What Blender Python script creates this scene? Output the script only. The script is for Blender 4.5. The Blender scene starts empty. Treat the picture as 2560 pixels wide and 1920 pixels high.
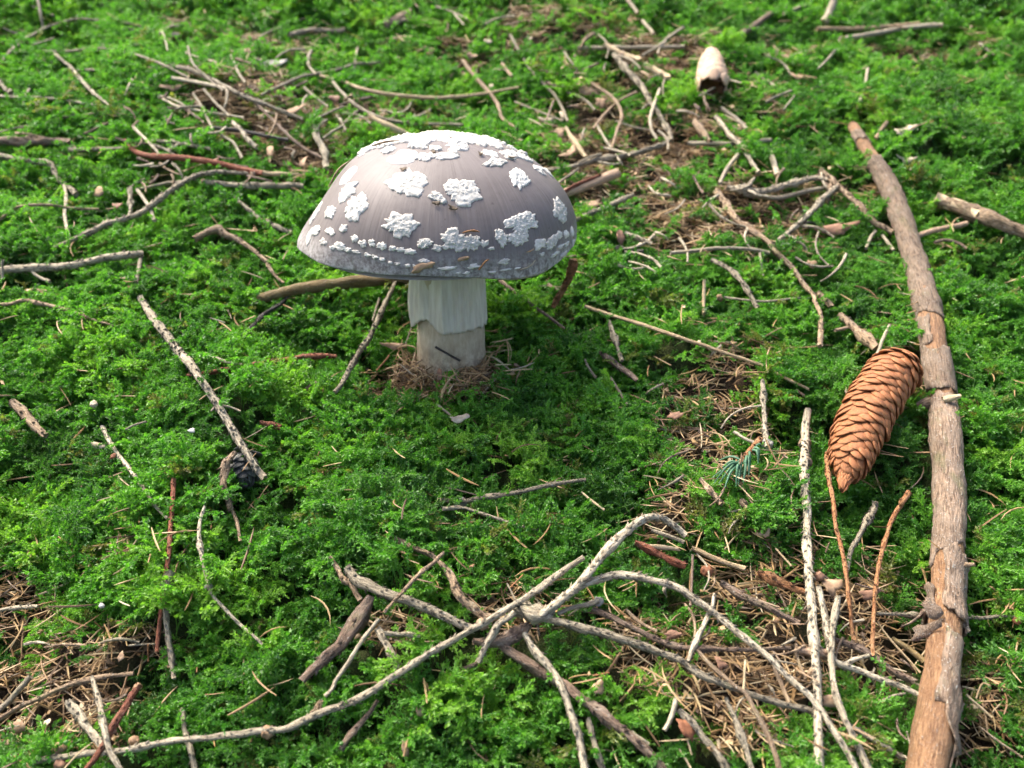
import bpy, math, random
import numpy as np
from mathutils import Vector, Matrix, noise as mnoise
from mathutils.bvhtree import BVHTree
from mathutils.kdtree import KDTree

scene = bpy.context.scene
COL = scene.collection
RNG = np.random.default_rng(7)
random.seed(7)

# ------------------------------------------------------------------ camera
PITCH = math.radians(26.0)
FPX = 852.0                                   # focal length in pixels of a 1024 wide picture
CAM = np.array([0.0327, -0.4249, 0.1919])
RIGHT = np.array([1.0, 0.0, 0.0])
FWD = np.array([0.0, math.cos(PITCH), -math.sin(PITCH)])
UP = np.array([0.0, math.sin(PITCH), math.cos(PITCH)])
cam_data = bpy.data.cameras.new("camera")
cam_data.sensor_width = 36.0
cam_data.lens = FPX / 1024.0 * 36.0
cam_data.clip_start = 0.01
cam_data.clip_end = 200.0
cam_data.dof.use_dof = True
cam_data.dof.focus_distance = 0.372
cam_data.dof.aperture_fstop = 11.0
cam = bpy.data.objects.new("camera", cam_data)
cam.location = CAM
cam.rotation_euler = (math.pi / 2 - PITCH, 0, 0)
COL.objects.link(cam)
scene.camera = cam

# ------------------------------------------------------------------ sky, sun, exposure
SUN_EL, SUN_AZ = math.radians(56), math.radians(-48)    # azimuth from +Y towards +X
world = bpy.data.worlds.new("World")
scene.world = world
world.use_nodes = True
wn = world.node_tree
for n in list(wn.nodes):
    wn.nodes.remove(n)
sky = wn.nodes.new("ShaderNodeTexSky")
sky.sky_type = 'NISHITA'
sky.sun_disc = False
sky.sun_elevation = SUN_EL
sky.sun_rotation = SUN_AZ
sky.air_density = 0.7
sky.dust_density = 5.0
sky.ozone_density = 0.4
bg = wn.nodes.new("ShaderNodeBackground")
bg.inputs["Strength"].default_value = 0.15
wo = wn.nodes.new("ShaderNodeOutputWorld")
wn.links.new(sky.outputs[0], bg.inputs[0])
wn.links.new(bg.outputs[0], wo.inputs[0])
sun_data = bpy.data.lights.new("sun", 'SUN')
sun_data.energy = 2.4
sun_data.angle = math.radians(34)
sun_data.color = (1.0, 0.95, 0.85)
sun = bpy.data.objects.new("sun", sun_data)
sd = Vector((math.sin(SUN_AZ) * math.cos(SUN_EL), math.cos(SUN_AZ) * math.cos(SUN_EL), math.sin(SUN_EL)))
sun.rotation_euler = sd.to_track_quat('Z', 'Y').to_euler()
sun.location = sd * 3
COL.objects.link(sun)
vs = scene.view_settings
vs.view_transform = 'Standard'
vs.look = 'None'
vs.gamma = 1.0
vs.use_curve_mapping = False
vs.exposure = 1.66
cy = scene.cycles
cy.max_bounces = 4
cy.diffuse_bounces = 2
cy.glossy_bounces = 2
cy.transmission_bounces = 3
cy.transparent_max_bounces = 2
cy.use_adaptive_sampling = True
cy.adaptive_threshold = 0.03

# ------------------------------------------------------------------ the slope and its relief
SLOPE = math.radians(18.0)
VV = np.array([0.0, math.cos(SLOPE), math.sin(SLOPE)])    # uphill
NN = np.array([0.0, -math.sin(SLOPE), math.cos(SLOPE)])   # out of the ground

def waves(seed, n, lam, amp):
    r = np.random.default_rng(seed)
    k = 2 * math.pi / (lam * r.uniform(0.6, 1.5, n))
    th = r.uniform(0, math.pi * 2, n)
    ph = r.uniform(0, math.pi * 2, n)
    a = amp * r.uniform(0.5, 1.0, n) / math.sqrt(n) * 1.6
    def f(u, v):
        u = np.asarray(u, float); v = np.asarray(v, float)
        s = np.zeros(np.broadcast(u, v).shape)
        for i in range(n):
            s = s + a[i] * np.sin(k[i] * (u * math.cos(th[i]) + v * math.sin(th[i])) + ph[i])
        return s
    return f

w_large = waves(3, 7, 0.40, 0.008)
w_mid = waves(11, 12, 0.085, 0.0056)
w_hole = waves(51, 16, 0.022, 1.0)
w_small = waves(23, 16, 0.024, 0.0046)
w_size = waves(61, 9, 0.06, 1.0)
w_tint = waves(31, 9, 0.10, 1.0)
w_mask = waves(41, 12, 0.035, 1.0)

def gauss(u, v, u0, v0, s):
    return np.exp(-((u - u0) ** 2 + (v - v0) ** 2) / (s * s))

W0 = float(w_large(0, 0))
def S_low(u, v):                              # smooth ground the sticks follow
    return w_large(u, v) - W0 + 0.45 * (w_mid(u, v)) * (1 - gauss(u, v, 0, 0, 0.05))
def S_top(u, v):                              # top of the moss cushions
    return w_large(u, v) - W0 + w_mid(u, v) * (1 - 0.7 * gauss(u, v, 0, 0, 0.05)) + w_small(u, v) \
        - 0.004 * gauss(u, v, -0.004, -0.014, 0.028)

def to_world(u, v, w):
    u = np.asarray(u, float)
    return u[..., None] * RIGHT + np.asarray(v)[..., None] * VV + np.asarray(w)[..., None] * NN

def ray_dir(px, py):                          # photograph pixels (2560 wide)
    x = (px * 0.4 - 512) / FPX
    y = (384 - py * 0.4) / FPX
    return FWD + x * RIGHT + y * UP

def on_ground(px, py, lift):
    """where the sight line of a photograph pixel meets the ground, `lift` metres above it"""
    d = ray_dir(px, py)
    w = lift
    for _ in range(8):
        t = (w - CAM @ NN) / (d @ NN)
        p = CAM + t * d
        w = float(S_low(p[0], p @ VV)) + lift
    return p, t

def project(P):                               # world -> photograph pixels, depth
    q = P - CAM
    z = q @ FWD
    return (512 + FPX * (q @ RIGHT) / z) / 0.4, (384 - FPX * (q @ UP) / z) / 0.4, z

# zoom crops the tracing was read from: origin in the photograph, all at 0.3978 px per read-off unit
CROP = dict(A=(0, 0), B=(850, 0), C=(1700, 0), D=(0, 630), E=(850, 630), F=(1700, 630), G=(0, 1260), H=(850, 1260), I=(1700, 1260))
CS = 0.3978
def parse(s):
    out = []
    for seg in s.split('|'):
        tok = seg.split()
        ox, oy = CROP[tok[0]]
        for t in tok[1:]:
            x, y = t.split(',')
            out.append((ox + float(x) * CS, oy + float(y) * CS))
    return out

# ------------------------------------------------------------------ materials
def mat_new(name):
    m = bpy.data.materials.new(name)
    m.use_nodes = True
    nt = m.node_tree
    b = nt.nodes["Principled BSDF"]
    return m, nt, b

def N(nt, typ, **kw):
    n = nt.nodes.new(typ)
    for k, v in kw.items():
        setattr(n, k, v)
    return n

def ramp(nt, src, stops):
    r = N(nt, "ShaderNodeValToRGB")
    e = r.color_ramp.elements
    while len(e) < len(stops):
        e.new(0.5)
    for i, (p, c) in enumerate(stops):
        e[i].position = p
        e[i].color = (*c, 1)
    nt.links.new(src, r.inputs[0])
    return r.outputs[0]

def mixc(nt, fac, a, b, mode='MIX'):
    m = N(nt, "ShaderNodeMix", data_type='RGBA', blend_type=mode)
    for sock, val in ((m.inputs[0], fac), (m.inputs[6], a), (m.inputs[7], b)):
        if isinstance(val, (int, float)):
            sock.default_value = val
        elif isinstance(val, tuple):
            sock.default_value = (*val, 1)
        else:
            nt.links.new(val, sock)
    return m.outputs[2]

def noise(nt, vec, scale, detail=4, rough=0.6):
    n = N(nt, "ShaderNodeTexNoise")
    n.inputs["Scale"].default_value = scale
    n.inputs["Detail"].default_value = detail
    n.inputs["Roughness"].default_value = rough
    if vec is not None:
        nt.links.new(vec, n.inputs["Vector"])
    return n.outputs["Fac"]

def bump(nt, b, h, strength, dist):
    bp = N(nt, "ShaderNodeBump")
    bp.inputs["Strength"].default_value = strength
    bp.inputs["Distance"].default_value = dist
    nt.links.new(h, bp.inputs["Height"])
    nt.links.new(bp.outputs[0], b.inputs["Normal"])

def mapped(nt, attr, scale):
    if attr == 'object':
        src = N(nt, "ShaderNodeTexCoord").outputs["Object"]
    else:
        src = N(nt, "ShaderNodeAttribute", attribute_name=attr).outputs["Vector"]
    mp = N(nt, "ShaderNodeMapping")
    mp.inputs["Scale"].default_value = scale
    nt.links.new(src, mp.inputs["Vector"])
    return mp.outputs[0]

def objrand(nt):
    return N(nt, "ShaderNodeObjectInfo").outputs["Random"]

MAT = {}
def twig_mat(key, c1, c2, c3, rough=0.75, green=0.10, lich=0.12):
    """bark: streaks along the twig, blotches, lichen specks, dark pegs with shade painted at their feet, a little algae green"""
    m, nt, b = mat_new("bark_" + key)
    v = mapped(nt, "tc", (1, 1, 0.12))
    v2 = mapped(nt, "tc", (1, 1, 0.6))
    streak = noise(nt, v, 1500, 5, 0.65)
    blot = noise(nt, v2, 260, 4, 0.6)
    col = mixc(nt, ramp(nt, streak, [(0.40, (0, 0, 0)), (0.60, (1, 1, 1))]), c2, c1)
    col = mixc(nt, ramp(nt, blot, [(0.42, (0, 0, 0)), (0.68, (0.75, 0.75, 0.75))]), col, c3)
    bigp = noise(nt, v2, 48, 3, 0.6)
    col = mixc(nt, ramp(nt, bigp, [(0.48, (0, 0, 0)), (0.66, (0.32, 0.32, 0.32))]), col, tuple(0.55 * x for x in c2))
    spk = noise(nt, v2, 1300, 3, 0.7)
    col = mixc(nt, ramp(nt, spk, [(0.60, (0, 0, 0)), (0.70, (lich * 5, lich * 5, lich * 5))]), col, (0.50, 0.50, 0.44))
    alg = noise(nt, v2, 120, 3, 0.6)
    col = mixc(nt, ramp(nt, alg, [(0.58, (0, 0, 0)), (0.75, (green * 4, green * 4, green * 4))]), col, (0.10, 0.14, 0.04))
    pg = N(nt, "ShaderNodeAttribute", attribute_name="pg").outputs["Fac"]
    col = mixc(nt, pg, col, tuple(x * 0.35 for x in c2))
    hs = N(nt, "ShaderNodeHueSaturation")
    mr = N(nt, "ShaderNodeMapRange")
    mr.inputs[3].default_value = 0.78
    mr.inputs[4].default_value = 1.18
    nt.links.new(objrand(nt), mr.inputs[0])
    nt.links.new(mr.outputs[0], hs.inputs["Value"])
    nt.links.new(col, hs.inputs["Color"])
    nt.links.new(hs.outputs[0], b.inputs["Base Color"])
    b.inputs["Roughness"].default_value = rough
    b.inputs["Specular IOR Level"].default_value = 0.3
    ad = N(nt, "ShaderNodeMath", operation='ADD')
    nt.links.new(streak, ad.inputs[0])
    nt.links.new(spk, ad.inputs[1])
    bump(nt, b, ad.outputs[0], 1.0, 0.0011)
    MAT[key] = m

twig_mat('g', (0.42, 0.36, 0.25), (0.155, 0.125, 0.082), (0.29, 0.245, 0.17))
twig_mat('p', (0.60, 0.52, 0.37), (0.22, 0.178, 0.118), (0.45, 0.38, 0.265), green=0.04)
twig_mat('t', (0.44, 0.315, 0.19), (0.17, 0.108, 0.062), (0.27, 0.20, 0.135))
twig_mat('b', (0.26, 0.175, 0.118), (0.105, 0.067, 0.044), (0.27, 0.205, 0.152))
twig_mat('r', (0.27, 0.085, 0.042), (0.13, 0.038, 0.02), (0.23, 0.105, 0.06), green=0.0, lich=0.03)
twig_mat('o', (0.36, 0.165, 0.062), (0.19, 0.072, 0.027), (0.34, 0.20, 0.095), green=0.0, lich=0.04)
twig_mat('d', (0.075, 0.062, 0.052), (0.03, 0.026, 0.022), (0.10, 0.09, 0.08))
twig_mat('l', (0.26, 0.185, 0.075), (0.13, 0.085, 0.033), (0.22, 0.17, 0.08), green=0.12)
twig_mat('c', (0.62, 0.50, 0.31), (0.43, 0.32, 0.18), (0.54, 0.41, 0.25), green=0.03, lich=0.0)
twig_mat('s', (0.42, 0.31, 0.175), (0.27, 0.185, 0.095), (0.44, 0.34, 0.20), rough=0.5, green=0.0, lich=0.0)   # straw
twig_mat('w', (0.43, 0.25, 0.125), (0.15, 0.072, 0.034), (0.30, 0.16, 0.078), rough=0.65, green=0.05, lich=0.10)   # bare branch wood
twig_mat('k', (0.32, 0.225, 0.15), (0.095, 0.062, 0.040), (0.25, 0.195, 0.145), green=0.10, lich=0.16)             # branch bark
twig_mat('n', (0.52, 0.37, 0.25), (0.35, 0.23, 0.145), (0.42, 0.29, 0.20), green=0.0, lich=0.0)                  # pale pinkish wood

def flat_mat(key, c1, c2, scale=400, rough=0.7, bstr=0.5, trans=0.0):
    m, nt, b = mat_new(key)
    v = mapped(nt, 'object', (1, 1, 1))
    f = noise(nt, v, scale, 5, 0.65)
    col = mixc(nt, ramp(nt, f, [(0.34, (0, 0, 0)), (0.66, (1, 1, 1))]), c2, c1)
    hs = N(nt, "ShaderNodeHueSaturation")
    mr = N(nt, "ShaderNodeMapRange")
    mr.inputs[3].default_value = 0.8
    mr.inputs[4].default_value = 1.15
    nt.links.new(objrand(nt), mr.inputs[0])
    nt.links.new(mr.outputs[0], hs.inputs["Value"])
    nt.links.new(col, hs.inputs["Color"])
    nt.links.new(hs.outputs[0], b.inputs["Base Color"])
    b.inputs["Roughness"].default_value = rough
    b.inputs["Specular IOR Level"].default_value = 0.3
    bump(nt, b, f, bstr, 0.0006)
    if trans:
        b.inputs["Subsurface Weight"].default_value = trans
        b.inputs["Subsurface Radius"].default_value = (0.004, 0.003, 0.002)
        b.inputs["Subsurface Scale"].default_value = 1.0
    MAT[key] = m
    return m

flat_mat('flake_tan', (0.395, 0.274, 0.167), (0.238, 0.147, 0.084))
flat_mat('flake_pink', (0.28, 0.155, 0.095), (0.15, 0.08, 0.05))
flat_mat('flake_red', (0.274, 0.114, 0.053), (0.154, 0.059, 0.028))
flat_mat('flake_pale', (0.502, 0.426, 0.304), (0.336, 0.266, 0.175))
flat_mat('flake_grey', (0.319, 0.304, 0.266), (0.140, 0.140, 0.112), 150)
flat_mat('flake_white', (0.45, 0.44, 0.41), (0.33, 0.32, 0.30))
flat_mat('bud', (0.34, 0.22, 0.12), (0.15, 0.085, 0.045))
flat_mat('cone_scale', (0.40, 0.155, 0.056), (0.28, 0.098, 0.034), 260, 0.45)
flat_mat('cone_scale_pale', (0.502, 0.350, 0.236), (0.350, 0.224, 0.140), 200, 0.55)
flat_mat('cone_scale_dark', (0.15, 0.15, 0.135), (0.055, 0.052, 0.046), 300, 0.7)
for key_ in ('cone_scale', 'cone_scale_pale'):
    nt_ = MAT[key_].node_tree
    b_ = nt_.nodes["Principled BSDF"]
    src_ = b_.inputs["Base Color"].links[0].from_socket
    rim_ = N(nt_, "ShaderNodeAttribute", attribute_name="rim").outputs["Fac"]
    fib_ = noise(nt_, mapped(nt_, 'object', (9, 1.2, 9)), 1.0, 4, 0.7)
    c_ = mixc(nt_, ramp(nt_, fib_, [(0.35, (0, 0, 0)), (0.7, (0.55, 0.55, 0.55))]), src_, (0.16, 0.07, 0.035) if key_ == 'cone_scale' else (0.36, 0.24, 0.15))
    c_ = mixc(nt_, rim_, c_, (0.43, 0.19, 0.075) if key_ == 'cone_scale' else (0.55, 0.40, 0.28))
    nt_.links.new(c_, b_.inputs["Base Color"])
flat_mat('cone_core', (0.10, 0.045, 0.02), (0.05, 0.022, 0.01))
flat_mat('wart', (0.66, 0.635, 0.575), (0.50, 0.465, 0.395), 700, 0.9, 0.5)
flat_mat('membrane', (0.58, 0.56, 0.53), (0.46, 0.44, 0.41), 300, 0.6, 0.2)
flat_mat('gill', (0.70, 0.66, 0.57), (0.60, 0.55, 0.46))
flat_mat('dirt', (0.12, 0.085, 0.05), (0.05, 0.035, 0.02))
flat_mat('needle_green', (0.085, 0.19, 0.11), (0.045, 0.12, 0.06), 300, 0.5)
# ------------------------------------------------------------------ object helpers
def mesh_obj(name, verts, faces, mat, parent=None, origin=None, smooth=True, attrs=None):
    V = np.asarray(verts, float)
    o = V[0] if origin is None else np.asarray(origin, float)
    me = bpy.data.meshes.new(name)
    me.from_pydata((V - o).tolist(), [], faces)
    if smooth:
        me.polygons.foreach_set("use_smooth", np.ones(len(me.polygons), bool))
    for k, (typ, data) in (attrs or {}).items():
        a = me.attributes.new(k, typ, 'POINT')
        a.data.foreach_set("vector" if typ == 'FLOAT_VECTOR' else "value", np.asarray(data, np.float32).ravel())
    me.materials.append(MAT[mat] if isinstance(mat, str) else mat)
    me.update()
    ob = bpy.data.objects.new(name, me)
    COL.objects.link(ob)
    if parent is not None:
        ob.parent = parent
        ob.matrix_parent_inverse = Matrix.Identity(4)
        ob.location = Vector(o) - world_loc(parent)
    else:
        ob.location = o
    return ob

WL = {}
def world_loc(o):
    p = Vector(o.location)
    while o.parent is not None:
        o = o.parent
        p = p + Vector(o.location)
    return p

def empty(name, loc):
    e = bpy.data.objects.new(name, None)
    e.empty_display_size = 0.01
    e.location = loc
    COL.objects.link(e)
    return e

def tag(o, label, cat, group=None, kind=None):
    if label: o["label"] = label
    if cat: o["category"] = cat
    if group: o["group"] = group
    if kind: o["kind"] = kind
    return o

def catmull(P, n):
    P = np.asarray(P, float)
    if len(P) == 2:
        t = np.linspace(0, 1, n)[:, None]
        return P[0] * (1 - t) + P[1] * t
    Q = np.vstack([2 * P[0] - P[1], P, 2 * P[-1] - P[-2]])
    seg = np.linalg.norm(np.diff(P, axis=0), axis=1)
    cum = np.concatenate([[0], np.cumsum(seg)])
    s = np.linspace(0, cum[-1], n)
    i = np.clip(np.searchsorted(cum, s, 'right') - 1, 0, len(seg) - 1)
    t = ((s - cum[i]) / seg[i])[:, None]
    p0, p1, p2, p3 = Q[i], Q[i + 1], Q[i + 2], Q[i + 3]
    return 0.5 * (2 * p1 + (p2 - p0) * t + (2 * p0 - 5 * p1 + 4 * p2 - p3) * t ** 2 + (3 * p1 - p0 - 3 * p2 + p3) * t ** 3)

def frames(C):
    T = np.gradient(C, axis=0)
    T /= np.linalg.norm(T, axis=1)[:, None]
    A = np.zeros_like(T)
    ref = np.array([0, 0, 1.0]) if abs(T[0][2]) < 0.9 else np.array([1.0, 0, 0])
    a = ref - T[0] * (ref @ T[0]); a /= np.linalg.norm(a)
    A[0] = a
    for k in range(1, len(C)):
        a = a - T[k] * (a @ T[k]); a /= np.linalg.norm(a)
        A[k] = a
    return T, A, np.cross(T, A)

TWIG_SAMPLES = []                     # (u, v, w, radius): the moss keeps low beside them
def tube(name, C, R, mat, parent=None, ns=8, rough=0.10, pegs=0.0, jag=0.6, seed=0, flat=1.0, keep=True):
    """tapered twig along centre line C with radii R; pegs = needle pegs of a spruce twig"""
    r = np.random.default_rng(seed)
    C = np.asarray(C, float); R = np.asarray(R, float)
    n = len(C)
    T, A, B = frames(C)
    L = np.concatenate([[0], np.cumsum(np.linalg.norm(np.diff(C, axis=0), axis=1))])
    th = np.arange(ns) / ns * 2 * math.pi
    lump = r.normal(0, rough, (n, ns))
    lump = (lump + np.roll(lump, 1, 0) * 0.7 + np.roll(lump, -1, 0) * 0.7) / 1.6
    rr = R[:, None] * (1 + lump)
    ca, sa = np.cos(th), np.sin(th)
    P = C[:, None, :] + rr[..., None] * (ca[None, :, None] * A[:, None, :] + flat * sa[None, :, None] * B[:, None, :])
    TC = np.stack([np.broadcast_to(ca, (n, ns)) * R[:, None], np.broadcast_to(sa, (n, ns)) * R[:, None],
                   np.broadcast_to(L[:, None], (n, ns))], -1) + r.uniform(0, 3)
    verts = [P.reshape(-1, 3)]; tcs = [TC.reshape(-1, 3)]; pgs = [np.zeros(n * ns)]
    idx = np.arange(n * ns).reshape(n, ns)
    faces = []
    for i in range(n - 1):
        for j in range(ns):
            k = (j + 1) % ns
            faces.append((idx[i, j], idx[i, k], idx[i + 1, k], idx[i + 1, j]))
    base = n * ns
    for e, sgn in ((0, -1), (n - 1, 1)):       # broken ends
        ring = idx[e]
        off = r.uniform(0, jag, ns) * R[e]
        verts[0][ring] += (sgn * off)[:, None] * T[e]
        verts.append((C[e] + sgn * T[e] * R[e] * 0.35 * jag)[None]); tcs.append(TC[e].mean(0)[None] + 0.0007); pgs.append(np.zeros(1))
        for j in range(ns):
            k = (j + 1) % ns
            f = (ring[j], base, ring[k]) if sgn > 0 else (ring[k], base, ring[j])
            faces.append(f)
        base += 1
    if pegs > 0:
        step = max(0.0012, 0.75 * float(R.mean()) / max(pegs, 0.3))
        m = int(min(L[-1] / step * 1.9, 620))
        s = np.sort(r.uniform(0.01 * L[-1], 0.985 * L[-1], m))
        ang = np.arange(m) * 2.399963 + r.normal(0, 0.25, m)
        i = np.clip(np.searchsorted(L, s) - 1, 0, n - 2)
        f = ((s - L[i]) / (L[i + 1] - L[i] + 1e-12))[:, None]
        c = C[i] * (1 - f) + C[i + 1] * f
        rad = (R[i] * (1 - f[:, 0]) + R[i + 1] * f[:, 0])
        D = np.cos(ang)[:, None] * A[i] + flat * np.sin(ang)[:, None] * B[i]
        S = np.cross(T[i], D)
        ln = np.clip(rad * 0.95, 0.0007, 0.0016) * r.uniform(0.5, 1.3, m)
        wd = ln * 0.50
        b0 = c + D * (rad * 0.86)[:, None]
        q = np.stack([b0 + S * wd[:, None], b0 - S * wd[:, None], b0 - T[i] * (wd * 1.6)[:, None],
                      b0 + D * (ln * 0.85)[:, None] + T[i] * (ln * 0.85)[:, None]], 1)
        verts.append(q.reshape(-1, 3))
        tq = np.stack([np.cos(ang) * rad, np.sin(ang) * rad, s], -1)[:, None, :].repeat(4, 1)
        tcs.append(tq.reshape(-1, 3) + 0.3)
        pp = np.zeros((m, 4)); pp[:, 3] = r.uniform(0.0, 0.5, m); pp[:, 2] = 1.0; pp[:, :2] = 0.85  # peg feet coloured darkest: painted shadow marks beside the pegs
        pgs.append(pp.ravel())
        for k in range(m):
            a = base + 4 * k
            faces += [(a, a + 1, a + 3), (a + 1, a + 2, a + 3), (a + 2, a, a + 3)]
    if keep:
        for k in range(0, n, max(1, int(0.003 / (L[-1] / n + 1e-9)))):
            TWIG_SAMPLES.append((C[k] @ RIGHT, C[k] @ VV, C[k] @ NN, R[k]))
    return mesh_obj(name, np.vstack(verts), faces, mat, parent, origin=C[0],
                    attrs=dict(tc=('FLOAT_VECTOR', np.vstack(tcs)), pg=('FLOAT', np.concatenate(pgs))))

def trace(pts, lift):
    """photograph points -> world points; lift in metres (number or list spread along the line)"""
    lf = np.interp(np.linspace(0, 1, len(pts)), np.linspace(0, 1, len(np.atleast_1d(lift))), np.atleast_1d(lift))
    P, D = [], []
    for (x, y), l in zip(pts, lf):
        p, d = on_ground(x, y, l)
        P.append(p); D.append(d)
    return np.array(P), np.array(D)

def twig_path(spec, w, lift):
    pts = parse(spec)
    P, D = trace(pts, lift)
    L = np.linalg.norm(np.diff(P, axis=0), axis=1).sum()
    ww = np.interp(np.linspace(0, 1, 40), np.linspace(0, 1, len(np.atleast_1d(w))), np.atleast_1d(w))
    seg = np.concatenate([[0], np.cumsum(np.linalg.norm(np.diff(P, axis=0), axis=1))]) / L
    if len(np.atleast_1d(w)) == len(pts):
        ww = np.interp(np.linspace(0, 1, 40), seg, np.atleast_1d(w))
    r = 0.5 * ww * CS * 0.4 / FPX * np.interp(np.linspace(0, 1, 40), seg, D)
    n = int(np.clip(L / (1.1 * r.mean() + 0.0004), 12, 130))
    C = catmull(P, n)
    R = np.interp(np.linspace(0, 1, n), np.linspace(0, 1, 40), r)
    return C, R

# well-marked things of the scene, used to say what a small piece lies beside
LANDMARKS = [(1050, 230, 'the bowed cream stick'), (560, 200, 'the grey twig bundle'), (90, 355, 'the thick dark stick'), (480, 410, 'the red-brown stick'), (805, 370, 'the pale forked twig'),
             (1600, 160, 'the cream splinters'), (1530, 270, 'the boomerang-shaped twig'), (1780, 180, 'the blurred pale cone'), (2220, 80, 'the grey log-like stick'), (1850, 390, 'the X-crossed pale twigs'),
             (2200, 420, 'the upper end of the long branch'), (1940, 465, 'the level pale twig'), (2190, 960, 'the fallen reddish cone'), (1700, 850, 'the straw coloured stick'), (1130, 860, 'the mushroom stem'),
             (1430, 640, 'the right margin of the cap'), (1330, 1530, 'the twig crossing'), (150, 1750, 'the round tan bud'), (2020, 1200, 'the tallest pale twig'), (600, 1170, 'the blackened cone'),
             (760, 720, 'the olive stick'), (1250, 1240, 'the sawn-end twig'), (410, 1500, 'the red-orange twig'), (280, 1800, 'the bud-tipped twig'), (1870, 1600, 'the longest arching twig'), (1880, 1800, 'the smooth tan forked twig'),
             (2400, 540, 'the peeled-end stick'), (120, 430, 'the elbowed grey twig'), (990, 50, 'the stubby log piece'), (2380, 1700, 'the lower end of long branch'), (2330, 1200, 'the middle of the long branch'),
             (980, 1560, 'the thick barked stick'), (1720, 1000, 'the green needle sprig'), (320, 530, 'the long curving grey-brown twig'), (1900, 640, 'the long crooked tan twig'), (150, 680, 'the blunt pale twig'), (200, 80, 'the long arching grey twig'), (620, 1000, 'the stout pale pegged twig'), (1900, 1380, 'the knob-ended red-brown twig'), (1100, 320, 'the crown of the cap'), (1500, 420, 'the pinkish tan stick')]
def beside(x, y):
    return min(LANDMARKS, key=lambda l: (l[0] - x) ** 2 + (l[1] - y) ** 2)[2]
def auto_label(spec, mat, style):
    pts = np.array(parse(spec))
    x, y = pts.mean(0)
    ln = np.linalg.norm(np.diff(pts, axis=0), axis=1).sum()
    ch = np.linalg.norm(pts[-1] - pts[0])
    d = pts[-1] - pts[0]
    size = 'short' if ln < 70 else 'long' if ln > 190 else ''
    shape = 'bent' if ch < 0.955 * ln else 'straight'
    colr = dict(g='grey', p='pale', t='tan', b='brown', r='red-brown', o='orange-brown', d='dark', l='olive', c='cream', s='straw coloured', w='bare wood', k='bark', n='pinkish')[mat]
    kind = dict(p='pegged twig', s='smooth thin twig', b='rough barked twig', f='wood splinter')[style]
    lab = ' '.join(f"{size} {shape} {colr} {kind} beside {beside(x, y)}".split())
    return lab, f"{colr} {kind}s beside {beside(x, y)}"

TN = [0]
def twig(mat, style, w, lift, spec, label=None, group=None, cat='twig', name=None, parent=None):
    """style: p = pegged spruce twig, s = smooth, b = rough bark, f = fibrous split wood"""
    TN[0] += 1
    seed = 1000 + TN[0]
    r = np.random.default_rng(seed)
    lift = np.atleast_1d(lift) / 1000.0 + (0.0032 if np.mean([q[1] for q in parse(spec)]) < 720 else 0.0016)
    C, R = twig_path(spec, w, lift)
    R = R * (1.25 if np.mean([q[1] for q in parse(spec)]) < 720 else 0.88)
    n = len(C)
    t = np.linspace(0, 1, n)
    T, A, B = frames(C)
    wob = np.cumsum(r.normal(0, 1, (n, 2)), axis=0)
    wob -= np.linspace(0, 1, n)[:, None] * wob[-1]
    wob *= 0.22 * R.mean() / (np.abs(wob).max() + 1e-9) * (1.3 if style in 'pb' else 0.8)
    C = C + A * wob[:, :1] + B * wob[:, 1:]
    if style in 'pb':                       # growth nodes
        for _ in range(r.integers(1, 4)):
            c = r.uniform(0.08, 0.92)
            R = R * (1 + r.uniform(0.15, 0.45) * np.exp(-((t - c) * n / 2.2) ** 2))
    ns, rough, pegs, jag, flat = dict(p=(9, 0.15, 1.35, 0.7, 1), s=(8, 0.08, 0.0, 0.4, 1), b=(11, 0.24, 0.7, 1.0, 1),
                                      f=(8, 0.10, 0.0, 2.2, 0.7))[style]
    nm = name or dict(p='spruce_twig', s='bare_twig', b='bark_twig', f='wood_splinter')[style]
    o = tube(nm, C, R, mat, parent, ns, rough, pegs, jag, seed, flat)
    if parent is None:
        if label is None:
            label, group = auto_label(spec, mat, style)
        tag(o, label, cat, group)
    return o
# ------------------------------------------------------------------ litter / moss layout on the ground
# (photo x, photo y, radius x, radius y, strength): openings in the moss with needle litter
LITTER = [(90, 1740, 300, 180, 1.0), (40, 1490, 100, 130, 0.8), (300, 1640, 140, 60, .7), (1095, 968, 190, 66, 1.5), (1060, 930, 110, 55, 1.6),
          (1900, 1700, 420, 240, .80), (2020, 1500, 330, 150, .75), (1770, 1130, 170, 300, .70), (1800, 960, 150, 90, .65),
          (700, 330, 240, 110, .80), (790, 440, 140, 60, .95), (1000, 290, 300, 50, .6), (1560, 400, 260, 190, .75), (1480, 330, 100, 80, .6),
          (1800, 560, 280, 120, .75), (1690, 360, 180, 110, .6), (700, 120, 330, 45, .6), (1330, 110, 330, 60, .6), (2150, 130, 420, 26, .8),
          (1650, 170, 140, 60, .8), (2450, 1760, 130, 170, .75), (2350, 1560, 200, 60, .6), (1300, 1560, 190, 70, .6), (1000, 1620, 110, 60, .55),
          (1150, 1500, 120, 60, .5), (330, 1420, 90, 40, .6), (540, 60, 180, 30, .5), (1880, 130, 200, 30, .7), (1700, 1350, 120, 60, .5),
          (2230, 900, 60, 160, .3), (1880, 250, 200, 70, .35), (2080, 500, 200, 60, .5)]

def bare_amount(P, u, v):
    x, y, z = project(P)
    s = np.zeros(len(P))
    for cx, cy, rx, ry, k in LITTER:
        d = ((x - cx) / rx) ** 2 + ((y - cy) / ry) ** 2
        s = np.maximum(s, k * np.clip(1.25 - d, 0, 1))
    return s * 1.12 + 0.20 * w_mask(u, v) * (s > 0.02), x, y

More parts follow.
